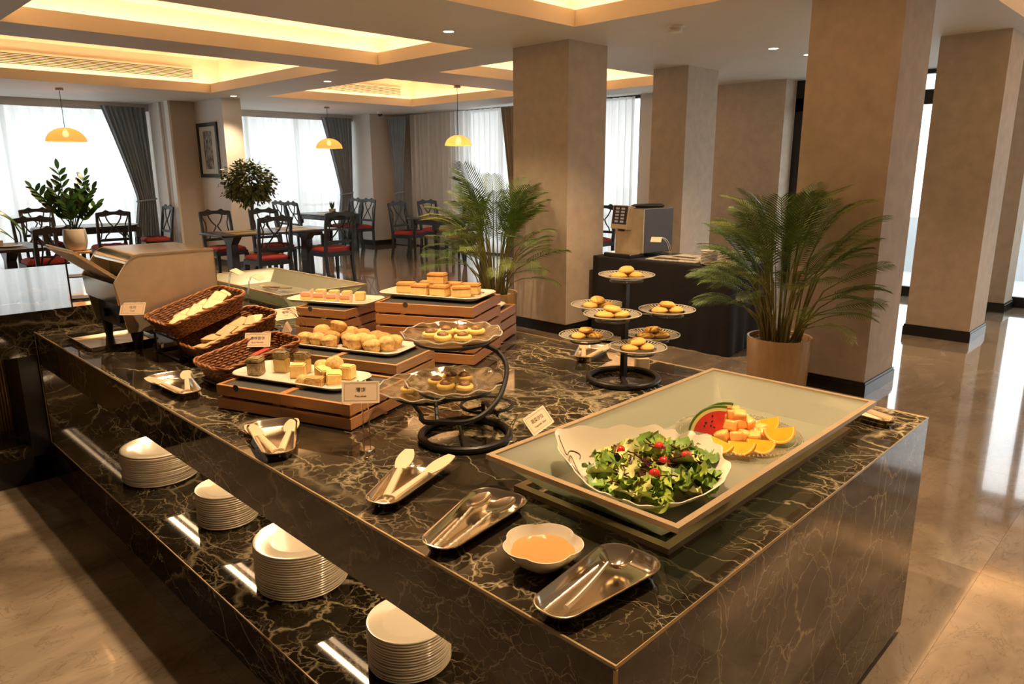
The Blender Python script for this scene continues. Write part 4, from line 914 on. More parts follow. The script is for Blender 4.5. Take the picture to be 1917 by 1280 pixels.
sb = thing('salad_bowl', 'large cream shell-shaped bowl with ruffled rim inside the glass tray', 'bowl', SB); obj('shell', bm, 'porcelain', sb, smooth=70)
for k, (i0, amp) in enumerate(((i, a) for i, a in ((-2, 3), (3, 4), (8, 3), (13, 4)))):      # dark curling lines painted inside the shell's ear
    P = []
    for s in range(16):
        u = s/15; jj = (EAR+i0+amp*math.sin(u*5.5+k))%NR; j0 = int(jj); fr_ = jj-j0
        kk = .955-.20*u; A_, B_ = bowl_pt(j0, kk), bowl_pt((j0+1) % NR, kk); P.append(A_.lerp(B_, fr_)+Vector((0, 0, .0015)))
    bm = BM(); tube(bm, P, .0014, 4); obj('painted_line', bm, 'shell_line', sb)
sg = thing('salad_greens', 'mixed lettuce and beet shreds piled in the shell bowl', 'salad', (1.42, .935, .86))
def leaf_bm(sd, L=.078, W=.060):
    q = random.Random(sd); bm = BM(); G = []; a1, a2, a3 = q.uniform(0, 6), q.uniform(0, 6), q.uniform(.5, 1)
    for i in range(9):
        u = i/8; row = []
        wd = W*(.35+.65*math.sin(PI*min(1, u*.75+.18))); 
        for j in range(7):
            v = j/6*2-1; edge = abs(v)**2
            row.append(bm.verts.new((L*(u-.5)+edge*.004*math.sin(u*17+a1), v*wd/2*(1+.18*math.sin(u*19+a2)*edge), .012*math.sin(u*3.2*a3+a1)+edge*.010*math.sin(u*21+v*4+a2)+.006*v*v-.005*(1-abs(v)))))
        G.append(row)
    for a, b in zip(G, G[1:]):
        for j in range(6): face(bm, (a[j], a[j+1], b[j+1], b[j]))
    return bm
lv = [obj('lettuce_leaf', leaf_bm(k), ('lettuce', 'lettuce_pale', 'lettuce_dark', 'lettuce', 'lettuce_dark')[k], sg, smooth=180) for k in range(5)]
q = random.Random(11); cnt = 0
def heap(x, y): 
    a = math.atan2(y, x); r = math.hypot(x/.185, y/.155); return max(0, 1-r*r)
for i in range(120):
    a = q.uniform(0, 2*PI); r = math.sqrt(q.random())
    x, y = .175*r*math.cos(a), .145*r*math.sin(a); x, y = x*.90-y*.5+.018, x*.38+y*.84-.005
    if i < 12: z = -.006
    z = .040*(1-r*r)+q.uniform(-.010, .010)+.004
    rot = (q.uniform(-.7, .7), q.uniform(-.7, .7), q.uniform(0, 6.28)); sc = q.uniform(.65, 1.1)
    if i < 5: lv[i].location = (x, y, z); lv[i].rotation_euler = rot
    else: piece(lv[q.choice((0, 1, 2, 2, 4, 3))], sg, (x, y, z), rot, (sc, sc, sc))
bm = BM(); tube(bm, [(-.03+.06*k/7, .006*math.sin(k*1.1), .004*math.sin(k*.9)) for k in range(8)], .0017, 5); bs = obj('beet_shred', bm, 'beet', sg)
for i in range(85):
    a = q.uniform(0, 2*PI); r = math.sqrt(q.random())*.95; x, y = .17*r*math.cos(a), .14*r*math.sin(a); x, y = x*.82-y*.5+.015, x*.35+y*.78-.005; z = .042*(1-r*r)+q.uniform(.010, .024)
    if i == 0: bs.location = (x, y, z)
    else: piece(bs, sg, (x, y, z), (q.uniform(-.4, .4), q.uniform(-.4, .4), q.uniform(0, 6.28)), (q.uniform(.7, 1.3),)*3)
bm = BM(); lathe(bm, [(.001, -.011), (.007, -.0095), (.0118, -.003), (.0118, .003), (.007, .0095), (.001, .011)], 16); tm = tag(obj('cherry_tomato', bm, 'tomato', smooth=180), 'x', 'tomato')
for i, (x, y, z, lab) in enumerate(((1.434, .953, .9, 'largest cherry tomato in the middle of the salad'), (1.39, .996, .903, 'cherry tomato at the left of the salad, by the shell ear'), (1.479, .94, .902, 'cherry tomato standing upright at the back of the salad'), (1.418, .885, .897, 'cherry tomato at the front middle of the salad'), (1.354, .870, .890, 'cherry tomato nearest the tray rim in the salad'), (1.492, .870, .894, 'cherry tomato at the right of the salad, near the fruit'))):
    put(tm, (x, y, z+.014), (.5*i, .3*i, i), lab, None, (1.4, 1.3, 1.3) if i == 0 else (1.12, 1.12, 1.25))

# ------------------------------------------------------------ fruit plate
FP = (1.905, .945, .816)
t = thing('fruit_plate', 'clear glass plate with beaded rim under the cut fruit', 'plate', FP); R_ = .185
bm = BM(); lathe(bm, [(.10, 0), (.14, .003), (R_, .018), (R_, .021), (.138, .007), (.001, .005)], 72); obj('dish', bm, 'clear_glass', t, smooth=50)
bm = BM()
for k in range(96):
    a = 2*PI*k/96; lathe(bm, [(.0005, -.003), (.003, 0), (.0005, .003)], 6, mtx=T((R_-.004)*math.cos(a), (R_-.004)*math.sin(a), .0225))
    lathe(bm, [(.0005, -.0025), (.0026, 0), (.0005, .0025)], 5, mtx=T((R_-.020)*math.cos(a+.03), (R_-.020)*math.sin(a+.03), .020))
o = obj('beaded_rim', bm, 'cut_glass', t, smooth=80); o['kind'] = 'stuff'
def melon_slice(loc, rot, r, lab):
    t = thing('watermelon_slice', lab, 'watermelon', loc); t.rotation_euler = rot; a0, a1 = rad(80), rad(172); th = .014
    def sect(ra, rb, name, m):
        bm = BM(); o = [(ra*math.cos(a0+(a1-a0)*k/14), ra*math.sin(a0+(a1-a0)*k/14)) for k in range(15)]
        o2 = [(rb*math.cos(a0+(a1-a0)*k/14), rb*math.sin(a0+(a1-a0)*k/14)) for k in range(15)]; P = o2+(o[::-1] if ra > 0 else [(0, 0)])
        loft(bm, [[(x, -th/2, z) for x, z in P], [(x, th/2, z) for x, z in P]]); return obj(name, bm, m, t, smooth=30)
    sect(0, r*.83, 'flesh', 'melon_red'); sect(r*.83, r*.93, 'pith', 'melon_pith'); sect(r*.93, r, 'rind', 'melon_rind')
    bm = BM(); lathe(bm, [(.0004, -.0045), (.0024, -.001), (.0018, .002), (.0004, .004)], 8); sd = obj('seed', bm, 'seed', t, smooth=80)
    for k, (u, v) in enumerate(((.45, .55), (.55, .42), (.62, .62), (.35, .48), (.58, .75), (.70, .35))):
        a = a0+(a1-a0)*v; q_ = (r*u*math.cos(a), -th/2, r*u*math.sin(a))
        if k == 0: sd.location = q_
        else: piece(sd, t, q_, (0, k*.7, 0))
    return t
for i, (x, y, z, rx, rz) in enumerate(((1.852, .972, .834, -8, rad(-60)), (1.880, .968, .838, -8, rad(-60)), (1.862, .935, .826, -50, rad(-64)))):
    melon_slice((x, y, z), (rad(rx), 0, rz), .092 if i < 2 else .06, ('front watermelon slice of the leaning pair', 'rear watermelon slice of the leaning pair, taller', 'lowest watermelon slice partly under the melon cubes')[i])
def soft_block(w, d, h, k):
    bm = BM(); add_box(bm, -w/2, w/2, -d/2, d/2, -h/2, h/2); bmesh.ops.subdivide_edges(bm, edges=bm.edges, cuts=3, use_grid_fill=True); r = (w+d+h)/6*1.05
    for v in bm.verts: v.co = v.co.lerp(v.co.normalized()*r, k); v.co.z += h/2
    return rock(bm, .0012, 6)
cub = tag(obj('melon_cube', soft_block(.040, .036, .031, .30), 'melon', smooth=180), 'x', 'melon')
for x, y, z in ((1.845, .955, .826), (1.86, .925, .826), (1.885, .915, .826), (1.90, .885, .826), (1.915, .985, .826), (1.905, 1.02, .826), (1.945, 1.0, .826), (1.88, 1.0, .852), (1.92, 1.0, .852), (1.89, .965, .878), (1.89, .95, .826), (1.93, .955, .826), (1.94, .92, .826), (1.935, .885, .826), (1.965, .965, .826), (1.975, .925, .826), (1.868, .95, .852), (1.90, .935, .853), (1.93, .93, .852), (1.915, .96, .853), (1.885, .97, .85), (1.95, .945, .85), (1.905, .945, .876), (1.925, .965, .877), (1.87, .985, .872), (1.955, .985, .85), (1.965, .90, .826), (1.99, .95, .826)):
    put(cub, (x, y, z), (q.uniform(-.4, .4), q.uniform(-.4, .4), q.uniform(0, 6)), 'pale orange melon cube in the heap on the glass plate', 'melon cubes')
def orange(loc, rot, lab, r=.040):
    t = thing('orange_wedge', lab, 'orange', loc); t.rotation_euler = rot
    def half(ra, th0, th1, n=16, m=5):
        rings = []
        for j in range(m): 
            b = th0+(th1-th0)*j/max(1, m-1); rings.append([(ra*math.cos(PI*i/n), ra*math.sin(PI*i/n)*math.sin(b), -ra*math.sin(PI*i/n)*math.cos(b)) for i in range(n+1)])
        return rings
    bm = BM(); R1 = half(r, -.55, .55); loft(bm, R1, False, False, False); R2 = half(r*.93, -.55, .55); loft(bm, R2, False, False, False)
    for A_, B_ in ((R1[0], R2[0]), (R1[-1], R2[-1])): loft(bm, [A_, B_], False, False, False)
    obj('peel', bm, 'orange_peel', t, smooth=60)
    for b, nm in ((-.55, 'cut_face'), (.55, 'cut_face')):
        bm = BM(); A_ = half(r*.925, b, b, m=1)[0]; B_ = half(r*.86, b, b, m=1)[0]; loft(bm, [A_, B_], False, False, False); obj('pith', bm, 'orange_pith', t, smooth=0)
        bm = BM(); face(bm, [bm.verts.new(p) for p in half(r*.86, b, b, m=1)[0]]); bmesh.ops.subdivide_edges(bm, edges=bm.edges, cuts=2); obj(nm, bm, 'orange_flesh', t, smooth=0)
    return t
for i, (x, y, z, rx, ry, rz, lab) in enumerate(((1.757, .915, .845, 1.2, .1, rad(-75), 'orange wedge nearest the salad bowl, standing on edge'), (1.785, .870, .848, 1.1, -.15, rad(-60), 'orange wedge second from the salad bowl'), (1.836, .838, .846, 1.0, .05, rad(-38), 'orange wedge third along, lying with its cut face up'), (1.945, .838, .856, 1.05, -.1, rad(-35), 'largest orange wedge at the right end of the fruit'), (2.02, .905, .845, .9, 0, rad(-20), 'orange wedge at the back right of the fruit plate'))):
    orange((x, y, .826+(.043 if i == 3 else .037)), (-.16+.05*i, ry, rad(-62)+rad((-35, -22, 8, 14, 40)[i])), lab, .046 if i == 3 else .040)

# ------------------------------------------------------------ iron spiral stand and its rippled glass plates
sp = thing('spiral_stand', 'black iron spiral stand carrying rippled glass plates', 'stand', (1.385, 1.57, .80)); S0 = Vector((1.385, 1.57, .80))
def R3(px): return [Vector(p)-S0 for p in px]
bm = BM(); tube(bm, [(.135*math.cos(a), .135*math.sin(a), .012) for a in [2*PI*k/48 for k in range(48)]], .0115, 10, True); obj('base_ring', bm, 'black_iron', sp)
bm = BM(); pth = catmull(R3([(1.262, 1.628, .893), (1.262, 1.52, .895), (1.315, 1.452, .905), (1.40, 1.452, .935), (1.475, 1.487, .975), (1.527, 1.535, 1.012), (1.535, 1.585, 1.045), (1.50, 1.625, 1.065), (1.44, 1.625, 1.072), (1.40, 1.60, 1.074)]), 6)[:54]
tube(bm, pth, .008, 8); obj('spiral_arm', bm, 'black_iron', sp)
bm = BM(); tube(bm, [(.117, .044, .012), (.117, .044, .075), (.06, -.03, .105), (.015, -.118, .105)], .007, 8); obj('post', bm, 'black_iron', sp)
bm = BM(); tube(bm, [(-.09, -.10, .014), (.03, .06, .014), (.10, .08, .014)], .006, 6); obj('cross_bar', bm, 'black_iron', sp)
def holder(c, r, z, name='plate_ring'):
    bm = BM(); tube(bm, [(c[0]-S0.x+r*math.cos(a), c[1]-S0.y+r*math.sin(a), z-.80) for a in [2*PI*k/40 for k in range(40)]], .0055, 8, True); obj(name, bm, 'black_iron', sp)
PU = (1.43, 1.674, 1.088); PR = (1.395, 1.623, .950); PL = (1.350, 1.705, .925)
holder(PU, .115, PU[2]-.007); holder(PR, .11, PR[2]-.007); holder((1.565, 1.665), .085, .842); holder(PL, .10, PL[2]-.007)
bm = BM(); tube(bm, [(1.535-S0.x, 1.585-S0.y, .03), (1.565-S0.x, 1.60-S0.y, .04)], .005, 6); tube(bm, [(1.48-S0.x, 1.66-S0.y, .042), (.117, .044, .06)], .005, 6); tube(bm, [(PU[0]-.03-S0.x, PU[1]-.11-S0.y, .281), (.0, .02, .273)], .006, 6); tube(bm, [(PU[0]+.05-S0.x, PU[1]-.10-S0.y, .281), (.06, .05, .273)], .006, 6); tube(bm, [(PR[0]-.105-S0.x, PR[1]-.03-S0.y, .143), (-.125, -.02, .094)], .006, 6); tube(bm, [(PR[0]+.09-S0.x, PR[1]-.065-S0.y, .143), (.09, -.083, .175)], .006, 6); tube(bm, [(PL[0]-.09-S0.x, PL[1]-.04-S0.y, .118), (-.123, .058, .093)], .006, 6)
obj('bracket', bm, 'black_iron', sp)
def ripple_plate(c, r, label):
    bm = BM(); n = 80; f = lambda k: (lambda a: 1+.022*k*math.sin(11*a)+.012*k*math.sin(5*a+1))
    def rg(q, z, k): return [(x, y, z+.0035*k*math.sin(13*math.atan2(y, x))+.0012*math.sin(math.atan2(y, x)*7+q*140)) for x, y, _ in circ(q, n, z, fn=f(k))]
    loft(bm, [rg(r*.3, 0, 0), rg(r*.62, .001, .0), rg(r*.8, .006, .3), rg(r*.93, .014, .7), rg(r, .021, 1), rg(r*.99, .0235, 1), rg(r*.93, .0175, .7), rg(r*.8, .0095, .3), rg(r*.6, .0045, 0), rg(r*.3, .004, 0)])
    o = tag(obj('glass_plate', bm, 'ripple_glass', smooth=80), label, 'plate'); o.location = c
    bm = BM(); tube(bm, rg(r*.997, .0225, 1), .0022, 6, True); obj('rim', bm, 'cut_glass', o); return o
ripple_plate(PU, .155, 'scalloped clear glass plate on top of the iron spiral stand'); ripple_plate(PR, .152, 'rippled clear glass plate on the lower right of the spiral stand'); ripple_plate(PL, .155, 'rippled clear glass plate tucked lowest at the left of the spiral stand')
bm = BM(); lathe(bm, [(.05, 0), (.056, .001), (.07, .02), (.072, .026), (.069, .026), (.052, .006), (.001, .005)], 40); o = obj('glass_dish', bm, 'clear_glass'); o.location = (1.565, 1.665, .8475); tag(o, 'small empty clear glass dish in the low ring of the spiral stand', 'dish')
tp = thing('pecan_tartlet', 'x', 'tartlet'); bm = rock(lathe(BM(), [(.014, 0), (.024, .001), (.0285, .008), (.026, .0145), (.019, .0155), (.013, .010), (.001, .010)], 24), .0012); obj('shell', bm, 'tart_shell', tp, smooth=180)
bm = rock(lathe(BM(), [(.015, .009), (.0185, .014), (.0165, .0205), (.009, .0255), (.001, .0265)], 16), .0045, 16); obj('pecan_filling', bm, 'pecan', tp, smooth=180)
tl = ['tartlet at the left of the six on the top glass plate', 'tartlet at the back left of the six on the top glass plate', 'tartlet at the back right of the six on the top glass plate', 'tartlet at the right end on the top glass plate', 'front left tartlet on the top glass plate', 'front middle tartlet on the top glass plate', 'left back tartlet on the lower glass plate', 'back tartlet on the lower glass plate', 'front left tartlet on the lower glass plate', 'front right tartlet on the lower glass plate', 'right back tartlet on the lower glass plate', 'lone tartlet on the lowest glass plate']
for i, (x, y, z) in enumerate(((1.385, 1.722, PU[2]+.005), (1.445, 1.72, PU[2]+.005), (1.485, 1.69, PU[2]+.005), (1.515, 1.655, PU[2]+.005), (1.385, 1.665, PU[2]+.005), (1.425, 1.618, PU[2]+.005), (1.362, 1.675, PR[2]+.005), (1.422, 1.675, PR[2]+.005), (1.352, 1.618, PR[2]+.005), (1.385, 1.570, PR[2]+.005), (1.45, 1.645, PR[2]+.005), (1.303, 1.735, PL[2]+.005))):
    if i == 0: tp.location = (x, y, z); tp['label'] = tl[0]
    else: dup(tp, (x, y, z), i*1.3, tl[i])

# ------------------------------------------------------------ cookie stand with seven cut-glass plates
cs = thing('cookie_stand', 'black iron stand with central pole holding seven small cut-glass plates', 'stand', (2.221, 1.587, .80)); K0 = Vector((2.221, 1.587, .80))
bm = BM(); tube(bm, [(.133*math.cos(a), .133*math.sin(a), .012) for a in [2*PI*k/48 for k in range(48)]], .0115, 10, True); obj('base_ring', bm, 'black_iron', cs)
bm = BM(); a = rad(40); tube(bm, [(-.13*math.cos(a), -.13*math.sin(a), .012), (.13*math.cos(a), .13*math.sin(a), .012)], .009, 8); obj('cross_bar', bm, 'black_iron', cs)
bm = BM(); add_box(bm, -.011, .011, -.009, .009, .012, .385); obj('pole', bm, 'black_iron', cs, smooth=0)
CP = [((2.221, 1.587, 1.197), 'topmost'), ((2.205, 1.706, 1.070), 'middle tier, farthest'), ((2.094, 1.553, 1.070), 'middle tier, nearest'), ((2.305, 1.458, 1.070), 'middle tier, rightmost'), ((2.152, 1.72, .956), 'lowest tier, leftmost'), ((2.338, 1.538, .956), 'lowest tier, farthest right'), ((2.130, 1.463, .956), 'lowest tier, nearest')]
cg = thing('cookie_plate', 'x', 'plate'); r = .104
bm = BM(); lathe(bm, [(.055, 0), (.06, .001), (.064, .003), (.101, .014), (r, .0165), (r*.99, .0185), (.10, .017), (.063, .0055), (.001, .0045)], 60); obj('dish', bm, 'clear_glass', cg, smooth=50)
bm = BM()
for k in range(44):
    a = 2*PI*k/44; mt = RZ(a) @ T(.083, 0, .0112) @ Matrix.Rotation(-.29, 4, 'Y'); add_box(bm, -.015, .015, -.0022, .0022, 0, .0028, mt)
o = obj('rim_cuts', bm, 'cut_glass', cg, smooth=0); o['kind'] = 'stuff'
bm = BM(); tube(bm, [(r*math.cos(a), r*math.sin(a), .0178) for a in [2*PI*k/60 for k in range(60)]], .0022, 6, True); obj('rim', bm, 'cut_glass', cg)
ck = tag(obj('cookie', rock(lathe(BM(), [(.001, 0), (.018, .0005), (.0265, .006), (.0265, .011), (.019, .018), (.001, .0205)], 20), .0008), 'cookie', smooth=180), 'x', 'cookie')
for i, (c, nm) in enumerate(CP):
    lab = 'small cut-glass plate of cookies, '+nm
    if i == 0: cg.location = c; cg['label'] = lab
    else: dup(cg, c, i*.6, lab)
    d = Vector((c[0]-K0.x, c[1]-K0.y)); z = c[2]-.80-.006
    bm = BM(); tube(bm, [(d.x+.06*math.cos(b), d.y+.06*math.sin(b), z) for b in [2*PI*k/28 for k in range(28)]], .004, 6, True)
    if i: tube(bm, [(d.x*.06, d.y*.06, z), (d.x*.62, d.y*.62, z)], .005, 6)
    obj('plate_holder', bm, 'black_iron', cs)
    A0 = -2.3
    for j, (u, v, w_) in enumerate(((-.031, -.012, 0), (.031, -.006, 0), (.002, .034, 0), (.0, .004, .0185))):
        ca, sa = math.cos(A0+PI/2), math.sin(A0+PI/2); x = c[0]+u*ca-v*sa; y = c[1]+u*sa+v*ca
        put(ck, (x, y, c[2]+.0055+w_), (.0, .12 if j == 3 else 0, j*1.1+i), ('oval golden cookie lying on top of the pile, '+nm+' plate') if j == 3 else (('left', 'right', 'rear')[j]+' bottom cookie of the pile, '+nm+' plate'), 'cookies on the cookie stand', (1.28, 1.05, 1.12))
# ================================================================ dining furniture
def chair_proto():
    t = thing('dining_chair', 'x', 'chair'); W, D, SH, H = .46, .45, .46, 1.03
    for sx in (-1, 1):
        bm = BM(); P = [(sx*W*.46, -D/2-.05, 0), (sx*W*.47, -D/2, .22), (sx*W*.475, -D/2+.005, SH), (sx*W*.485, -D/2-.03, .75), (sx*W*.49, -D/2-.075, H-.03)]
        loft(bm, [[(x-a, y-b, z), (x+a, y-b, z), (x+a, y+b, z), (x-a, y+b, z)] for (x, y, z), a, b in zip(P, (.017, .019, .021, .018, .016), (.019, .021, .023, .017, .013))]); obj('back_leg', bm, 'chair_wood', t, smooth=0)
        bm = BM(); P = [(sx*W*.47, D/2-.03, 0), (sx*W*.47, D/2-.03, .25), (sx*W*.47, D/2-.03, SH-.05)]
        loft(bm, [[(x-a, y-a, z), (x+a, y-a, z), (x+a, y+a, z), (x-a, y+a, z)] for (x, y, z), a in zip(P, (.015, .021, .024))]); obj('leg', bm, 'chair_wood', t, smooth=0)
    bm = BM(); 
    for a in ((-W/2, W/2, D/2-.05, D/2-.022), (-W/2, W/2, -D/2-.01, D/2*-1+.018)): add_box(bm, *a, SH-.075, SH-.01)
    for s in (-1, 1): add_box(bm, s*W/2-.012, s*W/2+.012, -D/2, D/2-.03, SH-.075, SH-.01)
    obj('seat_frame', bm, 'chair_wood', t, smooth=0)
    o = rrect(W-.01, D-.02, .05, 5); bm = BM(); loft(bm, [at_z(o, SH-.012), at_z(inset(o, -.004), SH+.012), at_z(inset(o, .02), SH+.040), at_z(inset(o, .08), SH+.052), at_z(inset(o, .16), SH+.056)]); c = obj('seat_cushion', bm, 'red_velvet', t, smooth=70); c['label'] = 'red upholstered seat'
    def yb(z): return -D/2+.005-.035*max(0, (z-SH)/.29) if z < .75 else -D/2-.03-.05*(z-.75)/.28
    def strip(pts, w=.013, d=.010):
        bm = BM(); return tube(bm, [(x, yb(z), z) for x, z in pts], w, 6)
    bm = BM(); n = 24; rings = []                                # crest rail with two raised points
    for i in range(n+1):
        x = (i/n-.5)*W*1.02; u = abs(i/n-.5)*2; hz = H-.012+.026*math.exp(-((u-.42)/.13)**2)-.012*u**4; lo = H-.072+.012*math.cos(u*PI*1.5); y = yb(H-.03)
        rings.append([(x, y-.012, lo), (x, y+.012, lo), (x, y+.011, hz), (x, y-.011, hz)])
    loft(bm, rings); obj('crest_rail', bm, 'chair_wood', t, smooth=50)
    bm = BM(); y = yb(.60); loft(bm, [[(x, y-.011, .575), (x, y+.011, .575), (x, y+.011, .615), (x, y-.011, .615)] for x in (-W*.48, W*.48)]); obj('back_rail', bm, 'chair_wood', t, smooth=0)
    bm = BM()                                                     # interlaced splat
    for s in (-1, 1):
        P = [(s*.110, .965), (s*.100, .92), (s*.062, .85), (s*.018, .80), (s*.018, .775), (s*.060, .71), (s*.112, .66), (s*.145, .61)]; P = [tuple(v)[:2] for v in catmull([(a, b, 0) for a, b in P], 4)[:29]]
        tube(bm, [(x, yb(z), z) for x, z in P], .0105, 5)
        tube(bm, [(x, yb(z), z) for x, z in ((s*.20, .96), (s*.19, .90), (s*.165, .84), (s*.12, .80), (s*.05, .79))][:3]+[(s*.163, yb(.78), .78), (s*.175, yb(.70), .70), (s*.19, yb(.62), .62)], .0095, 5)
    obj('splat', bm, 'chair_wood', t, smooth=60); return t
ch = chair_proto(); cfirst = True
def chair(x, y, deg, label):
    """deg = direction the seat faces (0 = +x, 90 = +y)"""
    global cfirst
    rz = math.radians(deg-90)
    if cfirst: ch.location = (x, y, 0); ch.rotation_euler = (0, 0, rz); ch['label'] = label; cfirst = False
    else: dup(ch, (x, y, 0), rz, label)
def table(x0, x1, y0, y1, label, style='turned', mats=(), round_=0):
    cx, cy, w, d = (x0+x1)/2, (y0+y1)/2, x1-x0, y1-y0; t = thing('dining_table', label, 'table', (cx, cy, 0)); o = rrect(w, d, round_ or .03, 8 if round_ else 4); H = .765
    bm = BM(); loft(bm, [at_z(inset(o, .012), H-.032), at_z(o, H-.022), at_z(o, H-.006), at_z(inset(o, .006), H)]); obj('tabletop', bm, 'table_wood', t, smooth=40)
    if style == 'turned':
        bm = BM(); add_box(bm, -w/2+.08, w/2-.08, -d/2+.08, d/2-.08, H-.11, H-.032); obj('apron', bm, 'table_wood', t, smooth=0); first = None
        for sx, sy in ((-1, -1), (1, -1), (1, 1), (-1, 1)):
            q = (sx*(w/2-.10), sy*(d/2-.10), 0)
            if first is None:
                bm = BM(); lathe(bm, [(.020, 0), (.024, .02), (.020, .05), (.028, .30), (.034, .42), (.024, .46), (.036, .50), (.026, .535), (.040, .57)], 12); add_box(bm, -.042, .042, -.042, .042, .57, H-.032); first = obj('leg', bm, 'table_wood', t, smooth=40); first.location = q
            else: piece(first, t, q)
    else:
        first = None
        for s in (-1, 1):
            q = (s*(w/2-.30), 0, 0)
            if first is None:
                bm = BM(); loft(bm, [[(-a, -b, z), (a, -b, z), (a, b, z), (-a, b, z)] for a, b, z in ((.05, .30, 0), (.05, .30, .05), (.06, .085, .10), (.05, .075, .60), (.06, .22, H-.032))]); first = obj('pedestal', bm, 'table_wood', t, smooth=30); first.location = q
            else: piece(first, t, q)
    for i, (mx, my, mw, md, lab) in enumerate(mats):
        bm = BM(); add_box(bm, -mw/2, mw/2, -md/2, md/2, 0, .003); m_ = tag(obj('placemat', bm, 'placemat', smooth=0), lab, 'placemat'); m_.location = (cx+mx, cy+my, H+.0005)
    return t
table(4.15, 5.90, 9.45, 10.25, 'dark rectangular dining table before the ficus', 'ped', [(-.45, -.2, .42, .3, 'olive placemat at the near left of the table before the ficus'), (.35, -.2, .42, .3, 'olive placemat at the near right of the table before the ficus'), (-.4, .2, .42, .3, 'olive placemat at the far left of the table before the ficus'), (.4, .2, .42, .3, 'olive placemat at the far right of the table before the ficus')])
chair(4.60, 9.15, 90, 'dark chair with its back to us at the table before the ficus, left one'); chair(5.73, 9.40, 90, 'dark chair with its back to us at the table before the ficus, right one'); chair(4.72, 10.65, -90, 'dark chair facing us under the framed picture'); chair(5.40, 10.45, -90, 'dark chair facing us behind the table, right of the ficus trunk')
table(7.42, 8.28, 12.3, 13.5, 'dark dining table by the window right of the ficus, under a hanging lamp', 'turned', [(-.2, -.3, .3, .42, 'olive placemat at the near end of the lamp-lit window table'), (.2, .3, .3, .42, 'olive placemat at the far end of the lamp-lit window table')])
chair(7.26, 12.73, 0, 'dark chair left of the window table under the middle lamp, nearer one'); chair(7.26, 13.22, 0, 'dark chair left of the window table under the middle lamp, farther one'); chair(8.42, 12.73, 180, 'dark chair right of the window table, standing clear by the corner column'); chair(8.42, 13.22, 180, 'dark chair right of the window table, against the grey drape')
table(8.0, 9.25, 9.75, 10.55, 'dark dining table with turned legs beside the left palm', 'turned', [(-.25, 0, .4, .5, 'olive placemat at the left of the table by the palm'), (.3, 0, .4, .5, 'olive placemat at the right of the table by the palm')])
chair(8.27, 10.80, -80, 'dark chair at the far left of the table by the palm'); chair(9.05, 10.95, -90, 'dark chair at the far side of the table by the palm, before the white curtain'); chair(8.38, 9.45, 90, 'dark chair with its back to us, half hidden by the palm fronds')
table(.40, 2.18, 9.55, 10.55, 'dark rectangular dining table at the far left behind the side counter', 'ped', [(.5, -.25, .42, .3, 'olive placemat at the near right of the far left table'), (.5, .25, .42, .3, 'olive placemat at the back right of the far left table')])
chair(2.42, 10.95, -90, 'dark chair facing us at the far left, under the hanging plant leaves'); chair(1.25, 10.95, -90, 'dark chair facing us at the far left edge'); 
table(2.75, 4.25, 12.5, 13.35, 'dark dining table with rounded ends before the wide sheer curtain', 'turned', [(.4, 0, .42, .4, 'olive placemat on the round-ended table')], .40)
chair(3.62, 12.25, 90, 'dark chair with its back to us right of the small potted plant'); chair(3.05, 13.55, -90, 'dark chair facing us behind the small potted plant'); chair(4.55, 13.1, 180, 'dark chair seen side-on beside the tied grey drape')
chair(2.15, 9.25, 90, 'dark chair with its back to us behind the plant stand'); chair(9.35, 7.35, 180, 'dark chair glimpsed beside the coffee machine')
# little things on the tables
t = thing('potted_succulent', 'tiny succulent in a tan pot on the window table', 'plant', (7.86, 12.75, .7655)); bm = BM(); lathe(bm, [(.05, 0), (.065, .02), (.07, .09), (.062, .092), (.001, .085)], 16); obj('pot', bm, 'ceramic_pot', t)
bm = BM()
for k in range(14): a = k*2.4; tube(bm, [(0, 0, .08), (.03*math.cos(a), .03*math.sin(a), .14), (.05*math.cos(a), .05*math.sin(a), .20+.004*k)], [.012, .012, .001], 5)
o = obj('leaves', bm, 'zz_leaf', t); o['kind'] = 'stuff'
for x, y, l in ((1.86, 9.85, 'round dish on the far left table'),):
    bm = BM(); lathe(bm, [(.07, 0), (.075, .002), (.13, .02), (.13, .023), (.07, .006), (.001, .005)], 28); o = tag(obj('dish', bm, 'porcelain_white'), l, 'plate'); o.location = (x, y, .7655)
bm = BM(); loft(bm, [at_z(rrect(.06, .03, .008, 3), 0), at_z(rrect(.055, .028, .008, 3), .075)]); o = tag(obj('sugar_caddy', bm, 'ceramic_pot', smooth=30), 'small tan caddy standing on the far left table', 'caddy'); o.location = (1.80, 9.98, .7655)

# ================================================================ coffee station
cf = thing('coffee_table', 'table draped to the floor in black cloth by the middle pillar', 'table', (6.0, 3.74, 0))
o0 = [(-.355, -.78), (.36, -.78), (.36, .70), (-.355, .70)]; per = []
for i in range(4):
    a, b = Vector(o0[i]), Vector(o0[(i+1) % 4]); n = int((b-a).length/.02)
    for s in range(n): per.append((a+(b-a)*s/n, Vector(((b-a).y, -(b-a).x)).normalized(), (a-b).length, s/n))
def clothring(z):
    k = (1-z/.77); out = []
    for i, (p, n, L, u) in enumerate(per):
        f = k*(.010*math.sin(i*.55)+.012*math.sin(i*.21+1)+.016*math.exp(-((min(u, 1-u)*L)/.10)**2)); out.append((p.x+n.x*f, p.y+n.y*f, z))
    return out
bm = BM(); loft(bm, [clothring(z) for z in (.004, .1, .2, .35, .5, .65, .74, .765)]+[[(p.x*.99, p.y*.99, .77) for p, n, L, u in per]]); obj('tablecloth', bm, 'black_cloth', cf, smooth=50)
mc = thing('coffee_machine', 'steel-fronted coffee machine with black side and touch screen', 'coffee machine', (5.80, 3.965, .77), rad(-6))
